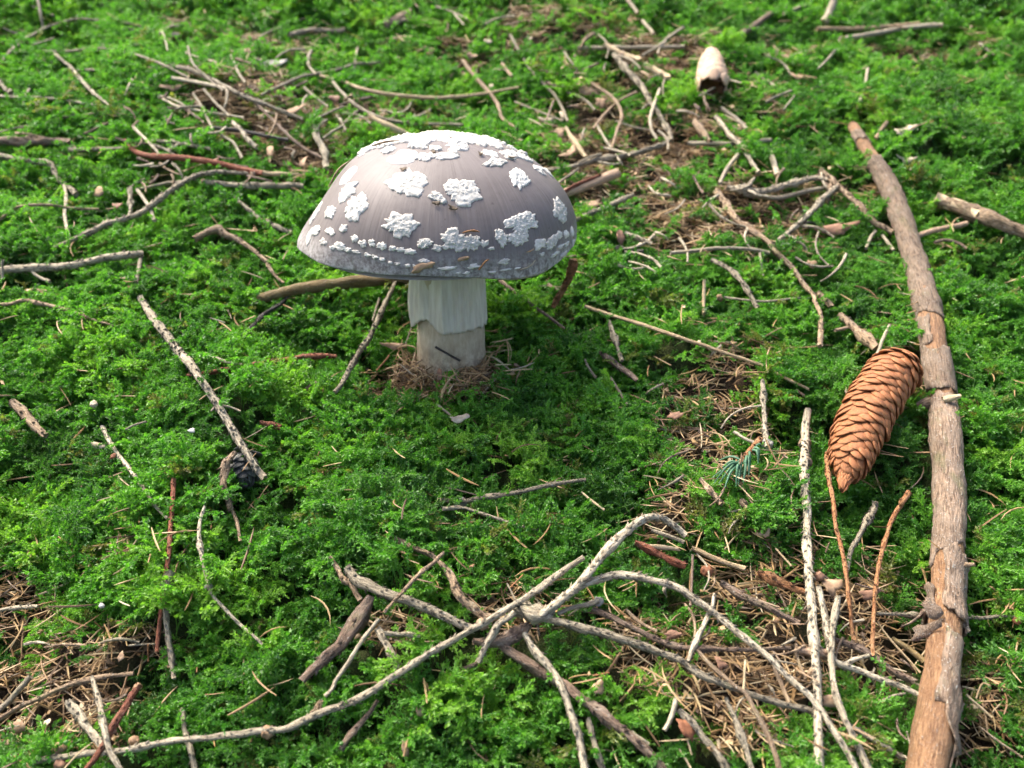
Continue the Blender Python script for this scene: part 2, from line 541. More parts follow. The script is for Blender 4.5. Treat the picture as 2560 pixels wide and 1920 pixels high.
# ------------------------------------------------------------------ ground
def axis(lo, hi, step, far):
    a = list(np.arange(lo, hi + 1e-9, step))
    s, x = step, a[-1]
    up = []
    while x < far:
        s *= 1.35; x += s; up.append(x)
    s, x = step, a[0]
    dn = []
    while x > -far:
        s *= 1.35; x -= s; dn.append(x)
    return np.array(dn[::-1] + a + up)

gu, gv = axis(-0.75, 0.75, 0.006, 40), axis(-0.36, 1.05, 0.006, 40)
U, V_ = np.meshgrid(gu, gv)
U, V_ = U.ravel(), V_.ravel()
inner = (np.abs(U) < 0.9) & (V_ > -0.5) & (V_ < 1.2)
P0 = to_world(U, V_, np.zeros_like(U))
bare = np.zeros(len(U))
bare[inner] = bare_amount(P0[inner], U[inner], V_[inner])[0]
fade = np.exp(-np.maximum(0, np.hypot(U, V_) - 1.3) / 2.0)
Wg = S_top(U, V_) * fade - 0.0125 + 0.0055 * np.clip(bare, 0, 1)
Wg += RNG.normal(0, 0.0006, len(U)) * inner
Pg = to_world(U, V_, Wg)
nu, nv = len(gu), len(gv)
q = np.arange(nu * nv).reshape(nv, nu)
F = np.stack([q[:-1, :-1], q[:-1, 1:], q[1:, 1:], q[1:, :-1]], -1).reshape(-1, 4).tolist()
gm, nt, b = mat_new("forest_soil")
vco = mapped(nt, 'object', (1, 1, 1))
f1 = noise(nt, vco, 170, 6, 0.7)
f2 = noise(nt, vco, 900, 4, 0.7)
soil = mixc(nt, ramp(nt, f1, [(0.3, (0, 0, 0)), (0.7, (1, 1, 1))]), (0.020, 0.016, 0.010), (0.085, 0.056, 0.032))
soil = mixc(nt, ramp(nt, f2, [(0.55, (0, 0, 0)), (0.72, (1, 1, 1))]), soil, (0.15, 0.10, 0.058))
mossc = mixc(nt, ramp(nt, f2, [(0.35, (0, 0, 0)), (0.65, (1, 1, 1))]), (0.018, 0.04, 0.010), (0.07, 0.15, 0.028))
gatt = N(nt, "ShaderNodeAttribute", attribute_name="moss").outputs["Fac"]
nt.links.new(mixc(nt, gatt, soil, mossc), b.inputs["Base Color"])
b.inputs["Roughness"].default_value = 0.95
b.inputs["Specular IOR Level"].default_value = 0.15
bump(nt, b, f2, 1.0, 0.003)
ground = mesh_obj("ground", Pg, F, gm, origin=(0, 0, 0),
                  attrs=dict(moss=('FLOAT', np.where(inner, np.clip(0.75 - bare, 0, 1) * 0.8, 1.0))))
ground["kind"] = "structure"

# ------------------------------------------------------------------ mushroom
CAPA, CAPH = 0.0697, 0.0485
CAPC = np.array([-0.0046, 0.0, 0.0700])
shroom = empty("mushroom", (0, 0, 0))
tag(shroom, "large grey-brown capped mushroom with white wart patches and ringed stem", "mushroom")

cm, nt, b = mat_new("cap_skin")
vo = N(nt, "ShaderNodeAttribute", attribute_name="pol").outputs["Vector"]     # (radial fibres, distance down the cap, .)
mp = N(nt, "ShaderNodeMapping"); mp.inputs["Scale"].default_value = (60, 2.2, 60)
nt.links.new(vo, mp.inputs["Vector"])
fib = noise(nt, mp.outputs[0], 1.0, 5, 0.65)
blo = noise(nt, mapped(nt, 'object', (1, 1, 1)), 60, 6, 0.7)
col = mixc(nt, ramp(nt, fib, [(0.32, (0, 0, 0)), (0.68, (1, 1, 1))]), (0.100, 0.083, 0.076), (0.165, 0.142, 0.133))
col = mixc(nt, ramp(nt, blo, [(0.35, (0, 0, 0)), (0.7, (0.7, 0.7, 0.7))]), col, (0.186, 0.160, 0.150))
spk = noise(nt, mapped(nt, 'object', (1, 1, 1)), 520, 2, 0.5)
col = mixc(nt, ramp(nt, spk, [(0.68, (0, 0, 0)), (0.76, (0.6, 0.6, 0.6))]), col, (0.07, 0.055, 0.05))
sep = N(nt, "ShaderNodeSeparateXYZ"); nt.links.new(vo, sep.inputs[0])
ms = noise(nt, mapped(nt, 'object', (1, 1, 1)), 420, 5, 0.75)
edge = N(nt, "ShaderNodeMapRange"); edge.inputs[1].default_value = 0.84; edge.inputs[2].default_value = 1.0
nt.links.new(sep.outputs[1], edge.inputs[0])
ml = N(nt, "ShaderNodeMath", operation='MULTIPLY')
nt.links.new(edge.outputs[0], ml.inputs[0])
nt.links.new(ramp(nt, ms, [(0.40, (0, 0, 0)), (0.60, (1, 1, 1))]), ml.inputs[1])
col = mixc(nt, ml.outputs[0], col, (0.46, 0.44, 0.42))                     # scurfy veil remains along the margin
nt.links.new(col, b.inputs["Base Color"])
b.inputs["Roughness"].default_value = 0.60
b.inputs["Specular IOR Level"].default_value = 0.26
b.inputs["Coat Weight"].default_value = 0.06
b.inputs["Coat Roughness"].default_value = 0.30
bump(nt, b, fib, 0.35, 0.0006)

def cap_prof(k):                              # k 0 apex .. 1 rim edge .. 1.2 under
    if k <= 1:
        ph = k * math.pi / 2 * 1.02
        s = math.sin(min(ph, math.pi / 2)) ** 0.96
        return CAPA * s, CAPH * (math.cos(ph) if ph < math.pi / 2 else 0) - 0.0014 * max(0, k - 0.9) / 0.1
    j = (k - 1) / 0.2
    return CAPA * (1 - 0.055 * j), -0.0014 - 0.0014 * math.sin(j * math.pi * 0.8) + 0.0012 * j

ks = list(np.linspace(0.0, 1.0, 46)) + list(np.linspace(1.03, 1.2, 7))
NA = 140
verts, pol = [], []
for k in ks:
    rr, zz = cap_prof(k)
    for j in range(NA):
        a = j / NA * 2 * math.pi
        wv = 1 + 0.012 * k * mnoise.noise(Vector((math.cos(a) * 5, math.sin(a) * 5, 8))) + 0.010 * math.sin(2 * a + 0.6) + 0.008 * math.sin(3 * a + 2) + 0.006 * k * math.sin(7 * a)
        dz = 0.0016 * k ** 3 * math.sin(3 * a + 1) + 0.0012 * k ** 3 * math.sin(5 * a + 2.4)
        x, y = rr * wv * math.cos(a), rr * wv * math.sin(a)
        z = zz + dz
        hh_ = min(1, max(0, z) / CAPH)
        if x < 0: x *= 1 - 0.105 * math.sin(math.pi * min(1, hh_ * 1.05)) * (-x / max(rr, 1e-5))
        x += 0.0030 * hh_
        z += -0.010 * y - 0.028 * x
        nz = mnoise.noise(Vector((x * 40, y * 40, z * 40))) * 0.0008 + mnoise.noise(Vector((x * 19 + 5, y * 19, z * 19))) * 0.0016 * k
        verts.append((CAPC[0] + x * (1 + nz / max(rr, 1e-4)), CAPC[1] + y * (1 + nz / max(rr, 1e-4)), CAPC[2] + z))
        pol.append((math.cos(a), min(k, 1.0), math.sin(a)))
faces = []
for i in range(len(ks) - 1):
    for j in range(NA):
        k = (j + 1) % NA
        if i == 0:
            faces.append((i * NA, (i + 1) * NA + j, (i + 1) * NA + k))
        else:
            faces.append((i * NA + j, (i + 1) * NA + j, (i + 1) * NA + k, i * NA + k))
cap = mesh_obj("cap", verts, faces, cm, shroom, origin=CAPC, attrs=dict(pol=('FLOAT_VECTOR', pol)))
CAPBVH = BVHTree.FromPolygons([Vector(v) for v in verts], faces)

# gills: thin radial plates under a solid disc
gv_, gf = [], []
ng = 150
for i in range(ng):
    a = i / ng * 2 * math.pi
    ca, sa = math.cos(a), math.sin(a)
    tx, ty = -sa * 0.00035, ca * 0.00035
    r0 = 0.0175 if i % 2 == 0 else 0.036
    prof = [(r0, 0.004), (CAPA * 0.94, -0.0006), (CAPA * 0.94, 0.001), (r0, 0.012)]
    b0 = len(gv_)
    for s in (-1, 1):
        for rr, zz in prof:
            gv_.append((CAPC[0] + rr * ca + s * tx, CAPC[1] + rr * sa + s * ty, CAPC[2] + zz))
    gf += [(b0, b0 + 1, b0 + 2, b0 + 3), (b0 + 7, b0 + 6, b0 + 5, b0 + 4), (b0 + 1, b0, b0 + 4, b0 + 5)]
b0 = len(gv_)
gv_.append((CAPC[0], CAPC[1], CAPC[2] + 0.014))
for i in range(64):
    a = i / 64 * 2 * math.pi
    gv_.append((CAPC[0] + CAPA * 0.945 * math.cos(a), CAPC[1] + CAPA * 0.945 * math.sin(a), CAPC[2] - 0.0022))
for i in range(64):
    gf.append((b0, b0 + 1 + (i + 1) % 64, b0 + 1 + i))
mesh_obj("gills", gv_, gf, 'gill', shroom, origin=CAPC, smooth=False)["kind"] = "stuff"

sm, nt, b = mat_new("stem_flesh")
vs_ = mapped(nt, 'object', (1, 1, 0.25))
f = noise(nt, vs_, 420, 5, 0.7)
g = noise(nt, mapped(nt, 'object', (1, 1, 1)), 110, 4, 0.6)
col = mixc(nt, ramp(nt, f, [(0.35, (0, 0, 0)), (0.65, (1, 1, 1))]), (0.38, 0.305, 0.19), (0.54, 0.455, 0.31))
col = mixc(nt, ramp(nt, g, [(0.5, (0, 0, 0)), (0.75, (0.6, 0.6, 0.6))]), col, (0.36, 0.27, 0.165))
sx_ = N(nt, "ShaderNodeSeparateXYZ"); nt.links.new(N(nt, "ShaderNodeTexCoord").outputs["Object"], sx_.inputs[0])
mr_ = N(nt, "ShaderNodeMapRange"); mr_.inputs[1].default_value = 0.016; mr_.inputs[2].default_value = -0.002
nt.links.new(sx_.outputs[2], mr_.inputs[0])
st_ = noise(nt, mapped(nt, 'object', (1, 1, 0.7)), 330, 5, 0.75)
mu_ = N(nt, "ShaderNodeMath", operation='MULTIPLY'); nt.links.new(mr_.outputs[0], mu_.inputs[0])
nt.links.new(ramp(nt, st_, [(0.42, (0, 0, 0)), (0.58, (1, 1, 1))]), mu_.inputs[1])
col = mixc(nt, mu_.outputs[0], col, (0.13, 0.085, 0.045))      # soil stuck to the stem foot
nt.links.new(col, b.inputs["Base Color"])
b.inputs["Roughness"].default_value = 0.7
b.inputs["Subsurface Weight"].default_value = 0.15
b.inputs["Subsurface Radius"].default_value = (0.004, 0.003, 0.002)
b.inputs["Subsurface Scale"].default_value = 1.0
bump(nt, b, f, 0.5, 0.0006)
MAT['stem'] = sm
rm, nt, b = mat_new("ring_veil")
vs_ = mapped(nt, 'object', (1, 1, 0.12))
f = noise(nt, vs_, 500, 4, 0.6)
nt.links.new(mixc(nt, ramp(nt, f, [(0.35, (0, 0, 0)), (0.65, (1, 1, 1))]), (0.54, 0.48, 0.355), (0.68, 0.63, 0.50)), b.inputs["Base Color"])
b.inputs["Roughness"].default_value = 0.6
b.inputs["Subsurface Weight"].default_value = 0.2
b.inputs["Subsurface Radius"].default_value = (0.004, 0.003, 0.002)
b.inputs["Subsurface Scale"].default_value = 1.0
bump(nt, b, f, 0.4, 0.0006)
MAT['ring'] = rm

def lathe(name, prof, mat, parent, na=72, fn=None, solid=None, cx=lambda z: 0.0, closed=True):
    vs_, fs = [], []
    for i, (rr, zz) in enumerate(prof):
        for j in range(na):
            a = j / na * 2 * math.pi
            r2, z2 = (rr, zz) if fn is None else fn(i, a, rr, zz)
            vs_.append((cx(z2) + r2 * math.cos(a), r2 * math.sin(a), z2))
    m = len(prof)
    for i in range(m - 1):
        for j in range(na):
            k = (j + 1) % na
            fs.append((i * na + j, i * na + k, (i + 1) * na + k, (i + 1) * na + j))
    return mesh_obj(name, vs_, fs, mat, parent, origin=(0, 0, 0))

stem_cx = lambda z: 0.0005 - 0.0012 * z / 0.066
zs = np.linspace(-0.022, 0.080, 42)
def stem_r(z):
    return 0.0178 + 0.0028 * math.exp(-((z + 0.012) / 0.016) ** 2) + 0.0016 * max(0, (z - 0.05) / 0.02)
def stem_fn(i, a, r, z):
    n = mnoise.noise(Vector((math.cos(a) * 1.6, math.sin(a) * 1.6, z * 45))) * 0.0016 + mnoise.noise(Vector((math.cos(a) * 3, math.sin(a) * 3, z * 60))) * 0.0007 + mnoise.noise(Vector((math.cos(a) * 14, math.sin(a) * 14, z * 90))) * 0.0003
    return r + n, z
lathe("stem", [(stem_r(z), z) for z in zs], 'stem', shroom, fn=stem_fn, cx=stem_cx)

def ring_shape(i, a, r, z):
    # a skirt hanging from the top of the stem, pleated, flaring and torn on the side a = 220..290 deg
    t = (0.060 - z) / 0.038
    side = math.exp(-((((a - math.radians(205)) + math.pi) % (2 * math.pi) - math.pi) / 0.85) ** 2)
    ca, sa = math.cos(a), math.sin(a)
    n1 = mnoise.noise(Vector((ca * 3.4, sa * 3.4, 1.0))); n2 = mnoise.noise(Vector((ca * 7.5, sa * 7.5, 4.0 + z * 12))); n3 = mnoise.noise(Vector((ca * 22, sa * 22, z * 8)))
    fold = 0.0008 * n3 * min(1, max(0, t) * 2) + (0.0034 * n1 + 0.0030 * n2) * (0.06 + 0.95 * side) * min(1, max(0, t) * 1.4)
    out = 0.0016 * side * math.sin(min(1, max(0, t)) * math.pi * 0.68) ** 1.6 + 0.0002 * min(1, max(0, t)) ** 3
    tear = 0.0007 * mnoise.noise(Vector((ca * 15, sa * 15, 9))) + 0.0045 * max(0, mnoise.noise(Vector((ca * 2.2, sa * 2.2, 5)))) + 0.0010 * mnoise.noise(Vector((ca * 7, sa * 7, 2)))
    notch = 0.0055 * math.exp(-((((a - math.radians(240)) + math.pi) % (2 * math.pi) - math.pi) / 0.20) ** 2)
    sh_ = math.sin(min(1, max(0, t)) * math.pi * 0.80) ** 1.4
    lob = lambda c_, w_: math.exp(-((((a - math.radians(c_)) + math.pi) % (2 * math.pi) - math.pi) / w_) ** 2)
    out += sh_ * (0.0022 * lob(264, 0.15) + 0.0014 * lob(196, 0.22) + 0.0010 * lob(224, 0.08) - 0.0013 * lob(240, 0.07) - 0.0012 * lob(210, 0.05))
    z2 = z + (tear * 1.4 + notch) * min(1, max(0, t)) ** 2
    return r + fold + out, z2
zr = np.linspace(0.074, 0.0225, 32)
outer = [(stem_r(z) + 0.0007 + 0.0006 * (0.06 - z) / 0.038, z) for z in zr]
innr = [(stem_r(z) + 0.0001 + 0.0004 * (0.06 - z) / 0.038, z) for z in zr[::-1]]
prof = outer + innr
lathe("ring", prof, 'ring', shroom, na=150, fn=ring_shape, cx=stem_cx)

def cap_hit(px, py):
    d = Vector(ray_dir(px, py)).normalized()
    h = CAPBVH.ray_cast(Vector(CAM), d)
    if h[0] is None:
        # just beside the outline: nearest point of the cap to the sight line
        p = Vector(CAM) + d * 0.425
        h = CAPBVH.find_nearest(p)
    return np.array(h[0]), np.array(h[1]), (h[0] - Vector(CAM)).dot(Vector(FWD))

def patch(name, c, n, sx, sy, hgt, mat, parent, seed, jag=0.28, lumps=1.0, nr=8, na=34, rot=0.0, cat=None):
    """irregular crust patch moulded on the cap"""
    r = random.Random(seed)
    ox = Vector((r.uniform(0, 50), r.uniform(0, 50), r.uniform(0, 50)))
    t1 = np.cross(n, [0, 0, 1.0])
    if np.linalg.norm(t1) < 0.05: t1 = np.array([-1.0, 0, 0])
    t1 = -t1 / np.linalg.norm(t1)
    t2 = np.cross(n, t1)
    if t2[2] < 0: t2 = -t2
    t1, t2 = t1 * math.cos(rot) + t2 * math.sin(rot), t2 * math.cos(rot) - t1 * math.sin(rot)
    V, F = [], []
    rings = [0.0] + list(np.linspace(0.2, 0.94, nr - 2)) + [1.0, 1.02]
    for i, q_ in enumerate(rings):
        for j in range(na):
            a = j / na * 2 * math.pi
            e = 1 + jag * (mnoise.noise(ox + Vector((math.cos(a) * 1.1, math.sin(a) * 1.1, 0))) * 1.3
                           + mnoise.noise(ox + Vector((math.cos(a) * 3.2, math.sin(a) * 3.2, 7))) * 0.9
                           + mnoise.noise(ox + Vector((math.cos(a) * 8, math.sin(a) * 8, 3))) * 0.6)
            e = max(0.35, e)
            x, y = q_ * e * math.cos(a) * sx / 2, q_ * e * math.sin(a) * sy / 2
            p = c + t1 * x + t2 * y
            loc, nrm, _, _ = CAPBVH.find_nearest(Vector(p))
            wpos = Vector(p) * 620
            l1 = mnoise.noise(ox + wpos) * 0.5 + 0.5
            l2 = mnoise.noise(ox + wpos * 2.6) * 0.5 + 0.5
            h = hgt * max(0.25, 0.66 + lumps * (0.9 * l1 + 0.55 * l2 - 0.72))
            if i >= len(rings) - 1: h = -0.0006
            elif i == len(rings) - 2: h = h * 0.22
            else: h = h * (1 - 0.55 * q_ ** 5)
            V.append(np.array(loc) + np.array(nrm) * h)
    for i in range(len(rings) - 1):
        for j in range(na):
            k = (j + 1) % na
            if i == 0: F.append((0, na + j, na + k))
            else: F.append((i * na + j, (i + 1) * na + j, (i + 1) * na + k, i * na + k))
    return mesh_obj(name, V, F, mat, parent, origin=c)

# warts read off the cap: zoom of (700,280) at 2.765 -> centre x, y, width, height, turn
WARTS = [(885, 500, 200, 190, .3), (1240, 540, 235, 165, .1), (1085, 585, 120, 60, -.75), (825, 785, 215, 160, 0), (1205, 890, 160, 150, 0), (1310, 905, 150, 110, 0),
         (1672, 765, 225, 130, 0), (1650, 860, 130, 110, .3), (1535, 870, 72, 120, 0), (1655, 455, 150, 100, .4), (1935, 675, 110, 150, 0),
         (468, 545, 120, 125, .5), (520, 660, 150, 170, .2), (345, 695, 95, 80, 0), (350, 825, 68, 45, 0), (440, 810, 60, 52, 0), (515, 875, 42, 45, 0),
         (572, 910, 52, 45, 0), (635, 905, 48, 48, 0), (705, 925, 62, 42, 0), (775, 942, 45, 38, 0), (832, 950, 68, 30, 0), (895, 965, 72, 40, 0),
         (1000, 910, 95, 58, 0), (1085, 942, 66, 46, 0), (1412, 910, 55, 48, 0), (1458, 945, 44, 22, 0), (1800, 920, 82, 56, 0), (1872, 908, 82, 85, 0),
         (1925, 850, 48, 48, 0), (1975, 840, 36, 56, 0), (2018, 835, 26, 58, 0), (1790, 402, 66, 76, 0), (1842, 412, 44, 86, .5), (1480, 348, 160, 58, 0),
         (1000, 308, 160, 66, 0), (1150, 305, 190, 58, 0), (1665, 308, 84, 66, .4), (1545, 1036, 70, 34, 0), (1155, 1080, 110, 22, 0), (1340, 1068, 82, 28, 0),
         (995, 1030, 60, 30, 0), (232, 690, 50, 130, .3), (250, 820, 74, 70, 0), (415, 925, 84, 48, 0), (205, 860, 50, 90, .2), (300, 900, 60, 44, 0),
         (600, 985, 50, 22, 0), (655, 1003, 44, 26, 0), (710, 1020, 40, 24, 0), (762, 1042, 30, 20, 0), (815, 1050, 34, 20, 0), (885, 1060, 36, 20, 0), (930, 1066, 30, 22, 0),
         (1230, 1112, 34, 14, 0), (1290, 1110, 40, 14, 0), (1465, 1108, 44, 14, 0), (1560, 1090, 56, 12, 0), (1640, 1080, 40, 10, 0), (1895, 985, 60, 26, 0), (1960, 985, 44, 30, 0),
         (1810, 985, 34, 22, 0), (1980, 915, 34, 30, 0), (2025, 905, 20, 40, 0), (1940, 930, 40, 24, 0), (520, 965, 60, 22, 0), (470, 950, 50, 26, 0), (360, 940, 40, 26, 0)]
wk = 0
for (wx, wy, sw, sh, rt) in WARTS:
    c, n, dep = cap_hit(700 + wx / 2.765, 280 + wy / 2.765)
    px = 0.4 / 2.765 / FPX * dep
    view = (CAM - c) / np.linalg.norm(CAM - c)
    up_t = np.cross(n, np.cross(UP, n)); up_t /= np.linalg.norm(up_t)
    ky = max(0.42, abs(up_t @ UP) if True else 1)
    rt_t = np.cross(n, np.cross(RIGHT, n)); rt_t /= np.linalg.norm(rt_t)
    kx = max(0.42, abs(rt_t @ RIGHT))
    big = sw * sh > 5000
    wk += 1
    patch("wart", c, n, sw * px / kx * 1.12, sh * px / ky * 1.12, 0.0012 if big else 0.0008, 'wart', cap, 300 + wk,
          nr=20 if big else 8, na=76 if big else 26, rot=rt, jag=0.34 if big else 0.44)
# crust on the crown
rr_ = random.Random(5)
cn = 0
while cn < 120:
    x, y = rr_.uniform(-0.62, 0.62), rr_.uniform(-0.33, 0.5)
    lim = (x / 0.60) ** 2 + (y / (0.33 if y < 0 else 0.5)) ** 2
    if lim > 1 or rr_.random() < 0.18 * lim: continue
    loc, nrm, _, _ = CAPBVH.ray_cast(Vector((CAPC[0] + 0.003 + x * CAPA, CAPC[1] + y * CAPA, 0.3)), Vector((0, 0, -1)))
    sz = rr_.uniform(0.006, 0.0115) * (1.1 - 0.45 * lim)
    patch("wart", np.array(loc), np.array(nrm), sz, sz * rr_.uniform(0.6, 1.0), rr_.uniform(0.0010, 0.0019), 'wart', cap, 900 + cn, lumps=1.3, nr=12, na=38, rot=rr_.uniform(-1, 1), jag=0.36)
    cn += 1
# far side of the cap
for i in range(26):
    a = rr_.uniform(0.12, 0.88) * math.pi
    k = rr_.uniform(0.5, 0.95)
    p = CAPC + np.array([math.cos(a) * CAPA * k, math.sin(a) * CAPA * k, CAPH * math.sqrt(1 - k * k)])
    loc, nrm, _, _ = CAPBVH.find_nearest(Vector(p))
    sz = rr_.uniform(0.004, 0.014) * (1.25 - 0.7 * k)
    patch("wart", np.array(loc), np.array(nrm), sz, sz * rr_.uniform(0.6, 1), 0.0015, 'wart', cap, 1200 + i, nr=7, na=24)
# smooth silvery veil patches
for i, (wx, wy, sw, sh, rt) in enumerate([(832, 325, 190, 88, 0.1), (470, 440, 130, 110, 0.7), (880, 280, 150, 50, 0)]):
    c, n, dep = cap_hit(700 + wx / 2.765, 280 + wy / 2.765)
    px = 0.4 / 2.765 / FPX * dep
    patch("veil_patch", c, n, sw * px * 1.1, sh * px * 1.8, 0.0005, 'membrane', cap, 1500 + i, jag=0.16, lumps=0.25, rot=rt)
# ------------------------------------------------------------------ cones
def scale_mesh(name, mat, kx=1.0):
    """one woody cone scale: a thick, domed shield with a rounded, slightly notched tip (x across, y to the tip, z out)"""
    outline = [(-0.25, 0.0), (-0.44, 0.30), (-0.50, 0.55), (-0.42, 0.80), (-0.22, 0.96), (0.0, 1.0), (0.22, 0.96), (0.42, 0.80), (0.50, 0.55), (0.44, 0.30), (0.25, 0.0)]
    V, F = [], []
    def z(x, y): return 0.14 * (1 - (2 * x) ** 2) * 0.8 + 0.10 * y - 0.16 * max(0, y - 0.75) ** 1.5
    for x, y in outline:
        V.append((x * kx, y, z(x, y)))
    for x, y in outline:
        V.append((x * kx * 0.62, 0.12 + y * 0.70, z(x * 0.62, 0.12 + y * 0.70) + 0.035))
    for x, y in outline:
        V.append((x * kx, y, z(x, y) - 0.055))
    V.append((0, 0.5, z(0, 0.5) + 0.045))
    n = len(outline)
    for i in range(n):
        k = (i + 1) % n
        F += [(i, k, n + k, n + i), (2 * n + i, 2 * n + k, k, i), (n + i, n + k, 3 * n)]
    F.append(tuple(range(3 * n - 1, 2 * n - 1, -1)))
    me = bpy.data.meshes.new(name)
    me.from_pydata(V, [], F)
    me.polygons.foreach_set("use_smooth", np.ones(len(me.polygons), bool))
    a = me.attributes.new('rim', 'FLOAT', 'POINT')
    a.data.foreach_set('value', np.array([0.6 if 0.3 < y < 1.1 else 0.0 for x, y in outline] + [0.05] * len(outline) + [0.0] * len(outline) + [0.0], np.float32))
    me.materials.append(MAT[mat])
    me.update()
    return me

def cone(name, label, base, apex, R, nsc, mat, open_deg=14, prof=None, bend=0.0, seed=1, scale_len=1.0, outn=NN, curve=0.0, core=0.66):
    base, apex = np.asarray(base), np.asarray(apex)
    ax = apex - base
    L = np.linalg.norm(ax); ax /= L
    e1 = outn - ax * (outn @ ax); e1 /= np.linalg.norm(e1)
    e2 = np.cross(ax, e1)
    root = empty(name, base)
    tag(root, label, "cone")
    prof = prof or (lambda t: 0.80 * min(1, (t / 0.16 + 0.25)) ** 0.5 * (1 - max(0, (t - 0.45) / 0.55) ** 2.2 * 0.55) / 0.80 * (1 - 0.78 * max(0, (t - 0.86) / 0.14) ** 2))
    ctr = lambda t: base + ax * L * t + e1 * (-bend * 4 * t * (1 - t)) + e2 * (curve * 4 * t * (1 - t))
    ts = np.linspace(0, 0.985, 40)
    tube("core", np.array([ctr(t) for t in ts]), np.array([R * prof(t) * core for t in ts]), 'cone_core', root, ns=14, rough=0.02, seed=seed)
    me = scale_mesh("scale", mat)
    r = np.random.default_rng(seed)
    w = 0.0115 * R / 0.014 * scale_len
    for i in range(nsc):
        t = 0.02 + 0.975 * (i + 0.5) / nsc
        a = i * 2.399963 + r.normal(0, 0.03)
        rad = prof(t)
        o = bpy.data.objects.new("scale", me)
        COL.objects.link(o)
        out = math.cos(a) * e1 + math.sin(a) * e2
        op = math.radians(open_deg + r.normal(0, 3.0) + (4 if t < 0.1 and open_deg > 10 else 0) - 22 * max(0, t - 0.85) / 0.15)
        dr = (ctr(min(t + 0.03, 1)) - ctr(t)); dr /= np.linalg.norm(dr)
        slope = (prof(min(t + 0.06, 1.0)) - prof(t)) * R / (0.06 * L)
        y = dr * math.cos(op) + out * (math.sin(op) + slope * 0.8); y /= np.linalg.norm(y)
        x = np.cross(y, out); x /= np.linalg.norm(x)
        z = np.cross(x, y)
        s = w * (0.42 + 0.58 * rad) * r.uniform(0.94, 1.06)
        ln = w * (0.72 + 0.40 * rad)
        p = ctr(t) + out * (R * rad * 0.74) - dr * ln * 0.45
        M = Matrix(((x[0] * s, y[0] * ln, z[0] * s, p[0] - base[0]), (x[1] * s, y[1] * ln, z[1] * s, p[1] - base[1]),
                    (x[2] * s, y[2] * ln, z[2] * s, p[2] - base[2]), (0, 0, 0, 1)))
        o.parent = root
        o.matrix_basis = M
    for t in np.linspace(0, 1, 40):
        c = ctr(t)
        TWIG_SAMPLES.append((c @ RIGHT, c @ VV, c @ NN - R * 0.4, R * prof(t)))
    return root

cb, _ = on_ground(1700 + 1395 * CS, 630 + 690 * CS, 0.017)
ca_, _ = on_ground(1700 + 1025 * CS, 630 + 1470 * CS, 0.014)
cone("spruce_cone", "reddish-brown closed spruce cone leaning against the long barked branch", cb, ca_, 0.0120, 296, 'cone_scale', curve=0.004, seed=3, scale_len=0.92, open_deg=13)
fb, _ = on_ground(1700 + 200 * CS, 552 * CS, 0.010)
fa, _ = on_ground(1700 + 195 * CS, 345 * CS, 0.011)
cone("spruce_cone", "blurred pale tan cone with dark open end, up the slope alone", fb, fa, 0.0130, 120, 'cone_scale_pale', open_deg=4, seed=5,
     prof=lambda t: (1.0 if t < 0.3 else 1.0 - 0.42 * ((t - 0.3) / 0.7) ** 1.3) * min(1, 0.80 + t * 4), scale_len=1.0, core=0.86)
db, _ = on_ground(480 + 930 / 7.373, 1080 + 480 / 7.373, 0.0)
da, _ = on_ground(480 + 960 / 7.373, 1080 + 930 / 7.373, -0.001)
cone("spruce_cone", "small blackened decayed cone half sunk in moss under a twig", db, da, 0.0052, 44, 'cone_scale_dark', open_deg=24, seed=9, scale_len=1.5)

# ------------------------------------------------------------------ the long branch on the right
BR = ("C 1085,790 1150,900 1215,1010 1285,1120 1340,1230 1375,1330 1420,1450 1462,1600|F 1465,20 1505,150 1540,300 1570,420 1600,600 1632,800 1652,950 1668,1150 1685,1400 1692,1640|"
      "I 1693,60 1688,200 1678,400 1672,600 1668,760 1652,900 1635,1100 1605,1300 1575,1500 1545,1690 1520,1850")
WB = [78, 92, 104, 118, 132, 146, 152, 152, 155, 160, 172, 190, 196, 192, 192, 200, 206, 214, 222, 226, 226, 226, 228, 236, 246, 262, 280, 296, 305, 310]
C, R = twig_path(BR, [x_ * 0.84 for x_ in WB], np.array([9, 9, 8, 8, 9, 9, 10, 10, 10]) / 1000)
branch = empty("fallen_branch", C[0])
tag(branch, "long thick fallen branch with peeling grey-pink bark lying up the slope", "branch")
n = len(C)
C = catmull(C[::2], 220)
R = np.interp(np.linspace(0, 1, 220), np.linspace(0, 1, n), R)
tt = np.linspace(0, 1, 220)
for c, k in ((0.13, .10), (0.225, .08), (0.42, .08), (0.525, .12), (0.70, .06), (0.83, .10), (0.95, .08)):
    R = R * (1 + k * np.exp(-((tt - c) / 0.012) ** 2))
R = R * (1 + 0.035 * np.sin(tt * 61 + 1) * np.sin(tt * 23) + 0.02 * np.sin(tt * 140))
tube("wood", C, R * 0.90, 'w', branch, ns=22, rough=0.035, seed=77, jag=0.35)
T, A, B = frames(C)
def up_angle(i):                     # angle in the tube frame that faces out of the ground
    return math.atan2(B[i] @ (NN * 0.75 - FWD * 0.45), A[i] @ (NN * 0.75 - FWD * 0.45))

